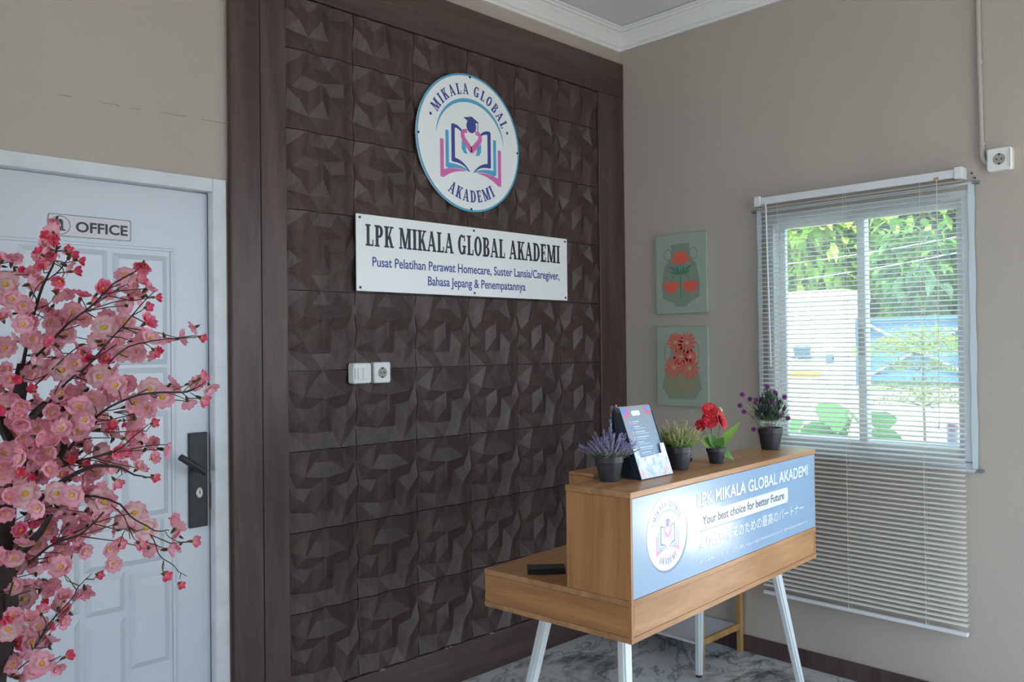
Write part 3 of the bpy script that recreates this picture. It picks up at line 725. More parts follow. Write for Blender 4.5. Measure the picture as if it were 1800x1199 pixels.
b = MB(); b.box(-.018, -.013, -.358, -.340, -.036, -.026); b.build('cord_lock', mat('brass', 'B59A5A', .4, metal=.6), bl)
# ------------------------------------------------------------------ reception desk
DL, DD, HD = 1.256, .555, .225
desk = thing('reception_desk', 'light oak reception desk with raised counter, blue banner front and white splayed legs', 'desk', (-1.764, -1.391, 0), R(3.5))
def db(name, m, x0, x1, y0, y1, z0, z1, bev=.0012, parent=desk): return boxo(name, m, parent, x0, x1, y0, y1, z0, z1, bev)
db('desk_top', m_desk, 0, DL, 0, DD, .733, .750)
db('bottom_board', m_desk, 0, DL, 0, DD, .632, .648)
db('side_board', m_desky, .001, .017, .001, DD - .001, .6485, .7325); db('side_board', m_desky, DL - .017, DL - .001, .001, DD - .001, .6485, .7325)
db('front_board', m_desk, .0175, DL - .0175, .0015, .017, .6485, .7325); db('back_board', m_desk, .0175, DL - .0175, DD - .02, DD - .005, .6485, .7325)
db('edge_strip', m_deskz, -.0006, .0075, -.0006, .0085, .632, 1.047, bev=.0005)
db('counter_top', m_desk, -.001, DL + .001, -.002, HD, 1.030, 1.047)
db('counter_side', m_deskz, .0, .016, .001, HD - .002, .7505, 1.0295); db('counter_side', m_deskz, DL - .016, DL, .001, HD - .002, .7505, 1.0295)
db('counter_front', m_desk, .0165, DL - .0165, .004, .018, .7505, 1.0295)
db('counter_shelf', m_desk, .0165, DL - .0165, .0185, HD - .01, .890, .904)
for sx, top, ft in ((0, (.18, .15), (.01, .02)), (0, (.18, DD - .12), (.01, DD - .06)), (1, (DL - .12, .12), (DL + .11, .10)), (1, (DL - .12, DD - .12), (DL + .11, DD + .02))):
    b = MB(); A = Vector((*top, .631)); F_ = Vector((*ft, .012)); 
    def sq(c, hx, hy): return [c + Vector((-hx, -hy, 0)), c + Vector((hx, -hy, 0)), c + Vector((hx, hy, 0)), c + Vector((-hx, hy, 0))]
    b.add(sq(A, .0235, .014) + sq(F_, .0135, .014), [(0, 1, 2, 3), (7, 6, 5, 4), (0, 4, 5, 1), (1, 5, 6, 2), (2, 6, 7, 3), (3, 7, 4, 0)])
    lo = b.build('leg', m_metalwhite, desk)
    bm = bmesh.new(); bm.from_mesh(lo.data); bmesh.ops.recalc_face_normals(bm, faces=bm.faces); bmesh.ops.bevel(bm, geom=[e for e in bm.edges if abs((e.verts[0].co - e.verts[1].co).z) > .3], offset=.006, segments=3, affect='EDGES'); bm.to_mesh(lo.data); bm.free()
    b = MB(); b.lathe([(.012, 0), (.014, .004), (.014, .013)], 16, T=Matrix.Translation((ft[0], ft[1], 0))); b.build('foot_pad', m_black, lo)
    b = MB(); b.box(top[0] - .05, top[0] + .05, top[1] - .03, top[1] + .03, .626, .6315, bev=.001); b.build('mounting_plate', m_metalwhite, lo)
db('drawer_runner', m_desk, .10, .33, DD - .16, DD - .03, .622, .6315)
# small wooden box on the slab behind the raised counter
wb = thing('wooden_box', 'low light oak box rising just behind the raised counter at its left end', 'box', (0, 0, 0))
Td = Matrix.Translation((-1.764, -1.391, 0)) @ Matrix.Rotation(R(3.5), 4, 'Z')
wb.matrix_world = Td @ Matrix.Translation((.215, .285, .7505))
boxo('box_front', m_deskz, wb, -.06, .16, -.048, -.036, 0, .298); boxo('box_back', m_deskz, wb, -.06, .16, .036, .048, 0, .298)
boxo('box_side', m_deskz, wb, -.06, -.048, -.0355, .0355, 0, .298); boxo('box_side', m_deskz, wb, .148, .16, -.0355, .0355, 0, .298); boxo('box_lid', m_desk, wb, -.06, .16, -.048, .048, .2985, .308)

# banner on the counter front
ban = bpy.data.objects.new('banner', None); COL.objects.link(ban); ban.parent = desk
b = MB(); b.box(.0085, DL - .010, -.0005, .0038, .752, 1.0285, bev=.0004)
banner = b.build('banner', m_ban, desk); bpy.data.objects.remove(ban)
tag(banner, 'glossy blue printed banner with round emblem and white lettering')
BYF = -.0006
b = MB(); disc(b, .187 + .005, .907 - .006, .110, BYF, .0002, 64); b.build('emblem_shadow', m_banshadow, banner)
b = MB(); disc(b, .187, .907, .108, BYF - .0002, .0003, 80); med = b.build('emblem_disc', m_banw, banner)
EM = Matrix.Translation((.187, 0, 0))
p_navy = mat('print_pale_navy', '7F84B8', .35); p_cyan = mat('print_pale_cyan', '86C4E0', .35); p_pink = mat('print_pale_pink', 'E590BC', .35)
before = set(bpy.data.objects)
emblem(banner, .105, BYF - .0005, (p_navy, p_cyan, p_pink), .0002, cz=.907)
for o in set(bpy.data.objects) - before: o.location.x += .187
def bn(name, x0, z, txt, h, fit, m_, bold=.0, y=0.0):
    text_obj(name, txt, h, m_, banner, Matrix.Translation((x0, BYF - .0002 - y, z)), 'LEFT', fit=fit, bold=bold, ext=.0002)
bn('lettering_shadow', .363, .953, 'LPK MIKALA GLOBAL AKADEMI', .056, .825, m_banshadow, .0012)
bn('lettering', .360, .956, 'LPK MIKALA GLOBAL AKADEMI', .056, .825, m_banw, .0010, .0004)
P = rrect(.648, .054, .012)
b = MB(); b.prism([(x + .686, z + .9035) for x, z in P], .0002, T=Matrix.Translation((0, BYF, 0))); b.build('caption_shadow', m_banshadow, banner)
b = MB(); b.prism([(x + .683, z + .9065) for x, z in P], .0004, T=Matrix.Translation((0, BYF, 0))); b.build('caption_box', m_banw, banner)
bn('lettering', .390, .896, 'Your best choice for better Future', .038, .585, mat('print_slate', '4E5566', .4), .0006, .0004)
bn('lettering_shadow', .367, .823, '\u3088\u308a\u826f\u3044\u672a\u6765\u306e\u305f\u3081\u306e\u6700\u9ad8\u306e\u30d1\u30fc\u30c8\u30ca\u30fc', .043, .775, m_banshadow, .0003)
bn('lettering', .365, .825, '\u3088\u308a\u826f\u3044\u672a\u6765\u306e\u305f\u3081\u306e\u6700\u9ad8\u306e\u30d1\u30fc\u30c8\u30ca\u30fc', .043, .775, m_banw, .0002, .0004)
bn('lettering', .365, .781, '0813-8083-1078  0811-276-082  support@mikalaakademi.co.id  @mikalaakademi.co.id', .0125, .81, m_banw, .0, .0004)

# black slim box on the desk top
ob = thing('office_punch', 'flat black box-shaped device on the low desk top, half tucked behind the raised counter', 'office device', (0, 0, 0))
ob.matrix_world = Td @ Matrix.Translation((.20, .355, .7505)) @ Matrix.Rotation(R(-3), 4, 'Z')
ob.matrix_world = Matrix.Translation((-1.706, -1.018, .7508)) @ Matrix.Rotation(R(-42), 4, 'Z')
m_gloss = mat('black_gloss', '18191C', .3)
boxo('body', m_gloss, ob, -.058, .058, -.019, .019, .0, .012, .002); boxo('lid', m_black, ob, -.058, .058, -.018, .018, .0125, .023, .003)

# ------------------------------------------------------------------ low pine rack under the window
rk = thing('side_rack', 'pine-legged rack with a low white shelf in the corner behind the desk', 'shelf', (-.190, -.46, 0))
for x in (-.168, .163):
    for y in (-.235, .20):
        b = MB(); b.box(x - .0125, x + .0125, y - .0125, y + .0125, 0, .60, bev=.003); b.build('leg', m_rack, rk)
for y in (-.235, .20):
    b = MB(); b.box(-.1555, .1505, y - .008, y + .008, .106, .134, bev=.002); b.build('rail', m_rack, rk)
b = MB(); b.box(-.178, .172, -.2265, .188, .110, .122, bev=.002); b.build('lower_shelf', m_white, rk)
b = MB(); b.box(-.185, .180, -.252, .215, .600, .618, bev=.003); b.build('top_board', m_white, rk)

# ------------------------------------------------------------------ potted plants on the counter
def pot(t, r_top, r_bot, h):
    b = MB(); e = r_top * .07
    b.lathe([(r_bot * .9, 0), (r_bot, .002), (r_top - e, h * .72), (r_top - e * .2, h * .74), (r_top, h * .99), (r_top - .0015, h), (r_top - .004, h), (r_top - .0045, h * .90), (.0001, h * .89)], 36, cap=False)
    b.build('pot', m_pot, t, smooth='auto')
    b = MB(); b.lathe([(r_top - .005, h * .905), (r_top * .5, h * .93), (.0001, h * .935)], 20, cap=False); b.build('soil', m_soil, t)
def leaf_poly(b, base, d, l, w_, droop=.2, col=(.2, .4, .1), fold=.15, n=4, upv=Vector((0, 0, 1)), mi=0):
    """a pointed leaf as a folded strip"""
    d = d.normalized(); side = d.cross(upv)
    side = side.normalized() if side.length > 1e-3 else Vector((1, 0, 0))
    nrm = side.cross(d); vs = []
    for i in range(n + 1):
        t = i / n; c = base + d * l * t - Vector((0, 0, 1)) * droop * l * t * t
        ww = w_ * .5 * math.sin(math.pi * min(1, .12 + .88 * t) ** .85) if t < 1 else 0
        vs += [c - side * ww + nrm * ww * fold, c, c + side * ww + nrm * ww * fold]
    fs = []
    for i in range(n):
        a = 3 * i; fs += [(a, a + 1, a + 4, a + 3), (a + 1, a + 2, a + 5, a + 4)]
    b.add(vs, fs, mi, col)
def rdir(pol, az): return Vector((math.sin(pol) * math.cos(az), math.sin(pol) * math.sin(az), math.cos(pol)))
m_fol = mat('foliage_matt', '4C6B3C', .6, attr=True, transl=.25)
m_bloom = mat('bloom_petals', 'C080A0', .7, attr=True, transl=.2)
def spike_mesh(stemc, budc, H_=.1, nb=26, leafn=14, leafc=(.2, .3, .15), bud=.0035):
    b = MB(); b.tube([(0, 0, 0), (0.002, 0, H_ * .5), (0, 0, H_)], .0008, .0005, n=4, col=stemc)
    for i in range(leafn):
        z = H_ * (.05 + .6 * i / leafn); az = i * 2.4
        leaf_poly(b, Vector((0, 0, z)), rdir(.9, az), .018, .0045, .1, tuple(c * random.uniform(.75, 1.25) for c in leafc), n=2)
    for i in range(nb):
        z = H_ * (.52 + .48 * i / nb); az = i * 2.1; s_ = bud * random.uniform(.7, 1.2) * (1.1 - .4 * i / nb); c = Vector((0, 0, z)) + rdir(R(random.uniform(40, 100)), az) * s_ * random.uniform(.6, 2.0)
        cc = tuple(min(1, q * random.uniform(.75, 1.25)) for q in budc)
        b.add([c + Vector(v) * s_ for v in ((1, 0, 0), (-.5, .87, 0), (-.5, -.87, 0), (0, 0, 1.3), (0, 0, -1))], [(0, 1, 3), (1, 2, 3), (2, 0, 3), (1, 0, 4), (2, 1, 4), (0, 2, 4)], 0, cc)
    o = b.build('tmp', m_fol); me = o.data; bpy.data.objects.remove(o); return me
def spike_plant(t, z0, n, rad, meshes, Hs, spread=.9, name='flower_spike'):
    for i in range(n):
        az = i * 2.39996; q = math.sqrt((i + .5) / n); pol = q * spread * random.uniform(.8, 1.1)
        s_ = Hs * random.uniform(.78, 1.12) * (1.15 - .25 * q)
        d = rdir(pol, az); m4 = Matrix.Translation((rad * q * math.cos(az), rad * q * math.sin(az), z0)) @ d.to_track_quat('Z', 'Y').to_matrix().to_4x4() @ Matrix.Diagonal((s_ / .1, s_ / .1, s_ / .1, 1))
        place(random.choice(meshes), name, t, m4)
def tuft(t, z0, rad, n, l, cols, name='foliage', pol=(.2, 1.2), w_=.006, z1=.02, zs=.0):
    b = MB()
    for i in range(n):
        az = random.uniform(0, 6.283); r_ = rad * math.sqrt(random.random()); c = random.choice(cols)
        leaf_poly(b, Vector((r_ * math.cos(az), r_ * math.sin(az), z0 + random.uniform(0, z1))), rdir(random.uniform(*pol), az + random.uniform(-.6, .6)), l * random.uniform(.6, 1.2), w_, .2, tuple(q * random.uniform(.7, 1.3) for q in c), n=2)
    return tag(b.build(name, m_fol, t), kind='stuff')
CT = 1.0475
p1 = thing('potted_lavender', 'small black pot of faded purple artificial lavender at the left end of the counter', 'potted plant', (-1.634, -1.215, CT))
pot(p1, .043, .031, .075)
lav = [spike_mesh((.20, .20, .13), (.38, .34, .58), leafc=(.26, .27, .22), bud=.0028, nb=34, leafn=18) for _ in range(3)]
spike_plant(p1, .064, 70, .029, lav, .076, 1.1); tuft(p1, .066, .032, 170, .030, [(.17, .18, .13), (.23, .22, .19)])
place(lav[0], 'flower_spike', p1, Matrix.Translation((-.01, 0, .066)) @ rdir(R(64), R(140)).to_track_quat('Z', 'Y').to_matrix().to_4x4() @ Matrix.Diagonal((1, 1, .95, 1)))
place(lav[1], 'flower_spike', p1, Matrix.Translation((0, 0, .066)) @ rdir(R(6), R(10)).to_track_quat('Z', 'Y').to_matrix().to_4x4() @ Matrix.Diagonal((1.1, 1.1, 1.16, 1)))
p2 = thing('potted_heather', 'small black pot of yellow-green feathery plant right of the leaflet holder', 'potted plant', (-1.300, -1.232, CT))
pot(p2, .044, .032, .075)
hea = [spike_mesh((.22, .32, .10), (.56, .50, .24), leafc=(.26, .42, .12), bud=.0026, nb=34, leafn=20) for _ in range(3)]
spike_plant(p2, .064, 72, .031, hea, .082, 1.0); tuft(p2, .066, .036, 240, .026, [(.16, .32, .08), (.24, .38, .10), (.40, .42, .25)])
p3 = thing('potted_begonia', 'small black pot with red blooms and broad green leaves, beside the yellow-green feathery plant', 'potted plant', (-1.094, -1.245, CT))
pot(p3, .034, .023, .053)
m_red = mat('petal_red', 'C5202C', .6, noise=.12, nscale=60); m_gstem = mat('stem_green', '6E8A4A', .6)
b = MB()
def ruffle(b, c, nrm, r_, seed):
    rnd = random.Random(seed); q = nrm.to_track_quat('Z', 'Y').to_matrix()
    for k_, (rr, tilt, cn) in enumerate(((1, .25, 8), (.72, .55, 7), (.42, .9, 5))):
        for i in range(cn):
            a = 2 * math.pi * i / cn + k_; ca, sa = math.cos(a), math.sin(a); hw = rr * .42 * r_
            pts_ = []
            for (u_, v_) in ((.08, 0), (.55, 1), (1.0, .75), (1.05, 0), (1.0, -.75), (.55, -1)):
                x = u_ * rr * r_; y_ = v_ * hw; z = math.tan(tilt) * x * .6 + rnd.uniform(-.08, .08) * r_
                pts_.append(c + q @ Vector((x * ca - y_ * sa, x * sa + y_ * ca, z)))
            b.add(pts_, [(0, 1, 2, 3), (0, 3, 4, 5)])
for i, (c, nrm, r_) in enumerate((((-.018, .012, .178), (-.5, -.6, .6), .024), ((.012, -.012, .146), (.2, -1, .35), .028), ((-.028, .006, .146), (-.7, -.5, .3), .023), ((-.046, .030, .130), (-1, -.1, 0), .016), ((-.004, .026, .156), (.2, .8, .5), .022))):
    b = MB(); ruffle(b, Vector(c), Vector(nrm).normalized(), r_ * 1.2, i); b.build('bloom', m_red, p3)
    b = MB(); b.tube([(0, 0, .045), (c[0] * .5, c[1] * .5, .09), (c[0], c[1], c[2] - .004)], .0014, n=5); b.build('flower_stem', m_gstem, p3)
b = MB(); b.lathe([(.001, 0), (.006, .008), (.005, .018), (.0001, .024)], 10, T=Matrix.Translation((.022, -.012, .172)) @ Matrix.Rotation(R(-40), 4, 'X')); b.build('bud', mat('bud_cream', 'C9BE8E', .6), p3, smooth='auto')
b = MB(); b.tube([(0, 0, .045), (.014, -.004, .11), (.022, -.012, .172)], .0011, n=5); b.build('flower_stem', m_gstem, p3)
for az, pol, l, w_, dr, c in ((-42, 44, .125, .030, -.02, (.22, .42, .07)), (-60, 75, .062, .055, .9, (.14, .33, .09)), (150, 55, .08, .038, .1, (.25, .36, .08)), (-120, 35, .085, .035, .3, (.14, .32, .08)), (95, 50, .09, .04, .3, (.13, .30, .08)), (20, 50, .075, .04, .3, (.14, .31, .08)), (178, 30, .09, .03, .25, (.13, .32, .10))):
    b = MB(); leaf_poly(b, Vector((0, 0, .048)), rdir(R(pol), R(az)), l, w_, dr, c, n=8, fold=.25, upv=(fw * -1 + Vector((0, 0, .5))).normalized()); b.build('broad_leaf', m_fol, p3, smooth=True)
p4 = thing('potted_globe_flower', 'largest black pot, round purple blooms and dark foliage, at the right end of the counter', 'potted plant', (-.622, -1.190, CT))
pot(p4, .047, .034, .083)
p4s = thing('tiny_plant', 'tiny dark green plant half hidden behind the heather pot', 'potted plant', (-1.112, -1.147, CT))
b = MB(); b.lathe([(.011, 0), (.013, .010), (.012, .010), (.0001, .009)], 16, cap=False); b.build('pot', m_pot, p4s)
b = MB()
for i in range(26): leaf_poly(b, Vector((0, 0, .008)), rdir(random.uniform(.1, 1.0), i * 2.4), random.uniform(.014, .024), .005, .1, (.07, .12, .07), n=2)
b.build('foliage', m_fol, p4s)
# dark foliage and globe heads
b = MB(); rnd = random.Random(3)
for i in range(560):
    az = rnd.uniform(0, 6.283); pol = rnd.uniform(.0, 1.5); rr = rnd.uniform(.02, .098) * (1.08 - .28 * pol); c = Vector((0, 0, .095)) + rdir(pol, az) * rr
    c.z += .012
    leaf_poly(b, c, rdir(pol * .8 + rnd.uniform(-.4, .4), az + rnd.uniform(-.8, .8)), rnd.uniform(.018, .032), .010, .1, rnd.choice([(.06, .105, .075), (.08, .12, .075), (.13, .22, .08), (.07, .08, .09)]), n=2)
tag(b.build('foliage', m_fol, p4), kind='stuff')
m_globe = mat('globe_purple', '9C3F9C', .7, attr=True)
b = MB()
for i in range(150):
    pol = math.acos(1 - 2 * (i + .5) / 150); az = i * 2.39996; d = rdir(pol, az); s_ = d.orthogonal().normalized(); c = (.36, .08, .36) if i % 3 else (.47, .16, .46)
    b.add([d * .006 - s_ * .002, d * .006 + s_ * .002, d * .0108], [(0, 1, 2)], 0, c)
    t_ = d.cross(s_); b.add([d * .006 - t_ * .002, d * .006 + t_ * .002, d * .0108], [(0, 1, 2)], 0, c)
b.lathe([(.0001, -.0075), (.005, -.005), (.0075, 0), (.005, .005), (.0001, .0075)], 10, cap=False)
b.c = [c or (.25, .05, .26) for c in b.c]
g0 = b.build('tmp', m_globe); gm = g0.data; bpy.data.objects.remove(g0)
for j, p in enumerate(((-0.006, 0.006, 0.239), (-0.075, 0.074, 0.21), (-0.037, 0.064, 0.191), (-0.073, 0.086, 0.168), (-0.08, 0.065, 0.145), (-0.039, -0.004, 0.165), (-0.02, -0.022, 0.178), (0.04, -0.04, 0.199), (-0.072, 0.029, 0.079), (-0.047, -0.024, 0.087), (0.057, -0.028, 0.15), (0.001, -0.043, 0.13), (-0.036, 0.036, 0.189), (0.005, 0.037, 0.189), (0.06, 0.011, 0.214), (0.077, -0.034, 0.115))):
    p = Vector(p)
    s_ = 1.0 if j not in (9, 10, 11) else .75
    fl = place(gm, 'globe_bloom', p4, Matrix.Translation(p) @ Matrix.Rotation(j * 1.1, 4, 'X') @ Matrix.Diagonal((s_, s_, s_, 1)))
    b = MB(); q = Vector((p.x * .2, p.y * .2, .07)); mid = (p + q) / 2 + Vector((0, 0, .01)); b.tube([q, mid, p], .0009, n=4); b.build('flower_stem', m_gstem, p4)

# ------------------------------------------------------------------ leaflet holder
m_navyboard = mat('holder_navy', '1D2838', .45)
lf = thing('leaflet_holder', 'navy leaflet holder with a white printed pocket and leaflets, between lavender and heather', 'leaflet holder', (-1.484, -1.281, CT + .0012), R(1.5))
LW = .083; LA = R(20)
TL = Matrix.Rotation(-LA, 4, 'X')           # leaning back
b = MB(); b.add([(-LW, .001, 0), (-LW, .075, 0), (-LW, .104, .195), (-LW, .074, .195), (-LW + .003, .001, 0), (-LW + .003, .075, 0), (-LW + .003, .104, .195), (-LW + .003, .074, .195)], [(0, 3, 2, 1), (4, 5, 6, 7), (0, 4, 7, 3), (3, 7, 6, 2), (2, 6, 5, 1), (1, 5, 4, 0)]); b.build('side_wall', m_navyboard, lf)
b = MB(); b.add([(LW - .003, .001, 0), (LW - .003, .075, 0), (LW - .003, .104, .195), (LW - .003, .074, .195), (LW, .001, 0), (LW, .075, 0), (LW, .104, .195), (LW, .074, .195)], [(0, 3, 2, 1), (4, 5, 6, 7), (0, 4, 7, 3), (3, 7, 6, 2), (2, 6, 5, 1), (1, 5, 4, 0)]); b.build('side_wall', m_navyboard, lf)
b = MB(); b.box(-LW + .0035, LW - .0035, .026, .029, 0, .208, T=TL); b.build('back_wall', m_navyboard, lf)
def pocket_mat():
    m = mat('pocket_print', 'E6E9F0', .35); nt = m.node_tree; bs = nt.nodes['Principled BSDF']
    tc = nt.nodes.new('ShaderNodeTexCoord'); n = nt.nodes.new('ShaderNodeTexNoise'); n.inputs['Scale'].default_value = 38; nt.links.new(tc.outputs['Object'], n.inputs['Vector'])
    r = nt.nodes.new('ShaderNodeValToRGB'); r.color_ramp.elements[0].color = (*srgb('9FC4E4'), 1); r.color_ramp.elements[0].position = .30; r.color_ramp.elements[1].color = (*srgb('E5B9C0'), 1); r.color_ramp.elements[1].position = .72
    e = r.color_ramp.elements.new(.5); e.color = (*srgb('E8EAF2'), 1)
    nt.links.new(n.outputs['Fac'], r.inputs[0]); nt.links.new(r.outputs[0], bs.inputs['Base Color']); return m
b = MB(); b.prism([(-LW, 0), (LW, 0), (LW, .100), (LW - .022, .100), (LW - .026, .070), (-LW + .026, .064), (-LW + .022, .092), (-LW, .094)], .0025, T=Matrix.Translation((0, .0, 0)) @ TL); b.build('front_pocket', [pocket_mat()], lf)
m_leafblue = bpy.data.materials.new('leaflet_print'); m_leafblue.use_nodes = True
nt = m_leafblue.node_tree; bs = nt.nodes['Principled BSDF']; bs.inputs['Roughness'].default_value = .3
tc = nt.nodes.new('ShaderNodeTexCoord'); sx = nt.nodes.new('ShaderNodeSeparateXYZ'); nt.links.new(tc.outputs['Object'], sx.inputs[0])
rr_ = nt.nodes.new('ShaderNodeValToRGB'); mr = nt.nodes.new('ShaderNodeMapRange'); mr.inputs[1].default_value = .0; mr.inputs[2].default_value = .22; nt.links.new(sx.outputs['Z'], mr.inputs[0]); nt.links.new(mr.outputs[0], rr_.inputs[0])
rr_.color_ramp.elements[0].color = (*srgb('6E96B6'), 1); rr_.color_ramp.elements[1].color = (*srgb('868A92'), 1); nt.links.new(rr_.outputs[0], bs.inputs['Base Color'])
m_pb = mat('leaflet_blue_flower', '5E8EEA', .4); m_pr = mat('leaflet_red_flower', 'E25A7A', .4); m_pale = mat('leaflet_pale_text', 'C6D6E6', .4); m_orange = mat('leaflet_orange_dot', 'D9A98C', .4)
for i in range(5):
    lt = MB(); lt.box(-.079, .079, 0, .0008, 0, .222); o = lt.build('leaflet', m_leafblue, lf)
    o.matrix_local = TL @ Matrix.Translation((-.001 * i, .0045 + .0035 * i, .005 + (.002 * ((i * 7) % 3) if i else 0)))
    if i: continue
    def fl_(name, polys, m_):
        b = MB()
        for p in polys: b.prism(p, .0003)
        return b.build(name, m_, o)
    def blob(cx, cz, r_, n=7): return [(cx + r_ * (1 + .25 * (k_ % 2)) * math.cos(2 * math.pi * k_ / (2 * n)), cz + r_ * (1 + .25 * (k_ % 2)) * math.sin(2 * math.pi * k_ / (2 * n))) for k_ in range(2 * n)]
    fl_('printed_flower', [blob(-.061, .208, .0105)] + [blob(.060, .212, .0085)], m_pb)
    fl_('printed_flower', [blob(-.045, .211, .006), blob(-.050, .198, .007), blob(-.060, .192, .005), blob(.046, .216, .005), blob(.052, .201, .006), blob(.066, .199, .006)], m_pr)
    fl_('title_box', [[(x - .006, z + .200) for x, z in rrect(.044, .016, .006)]], m_banw)
    tx = []
    for k_ in range(8):
        z = .172 - .0165 * k_; tx.append(rc(-.036, -.036 + (.034, .03, .05, .062, .03, .07, .05, .06)[k_], z, z + .0028)); tx.append(rc(-.036, -.036 + (.025, .06, .07, .05, .06, .06, .068, .04)[k_], z - .0055, z - .0040))
    fl_('text_line', tx, m_pale)
    fl_('list_dot', [blob(-.048 - .0005 * k_, .172 - .0165 * k_, .0042) for k_ in (0, 2, 3, 5, 6)], m_orange); fl_('list_dot', [blob(-.049, .172 - .0165 * k_, .0042) for k_ in (1, 4, 7)], m_pb)
# tinted leaflets fanned behind, poking out to the left
fan = thing('leaflet_stack', 'teal leaflets fanned out behind the navy holder', 'leaflets', (-1.484, -1.281, CT), R(1.5))
m_teal = mat('leaflet_teal', '3E6168', .4, noise=.15, nscale=30)
for i in range(3):
    b = MB(); b.box(-.070, .070, 0, .0012, 0, .136); o = b.build('leaflet', m_teal, fan); o.matrix_local = Matrix.Translation((-.018 - .004 * i, .109 + .002 * i, .075)) @ Matrix.Rotation(R(3 * i), 4, 'Y')
b = MB()
for x, z in ((-.06, .215), (-.08, .205), (-.085, .190)): b.prism(blob(x, z, .005), .0003, T=Matrix.Translation((0, .1085, 0)))
b.build('printed_flower', mat('leaflet_red', 'C85A50', .4), fan)
b = MB(); b.box(-.05, .03, .109, .1150, -.0, .078); b.build('support', m_navyboard, fan)
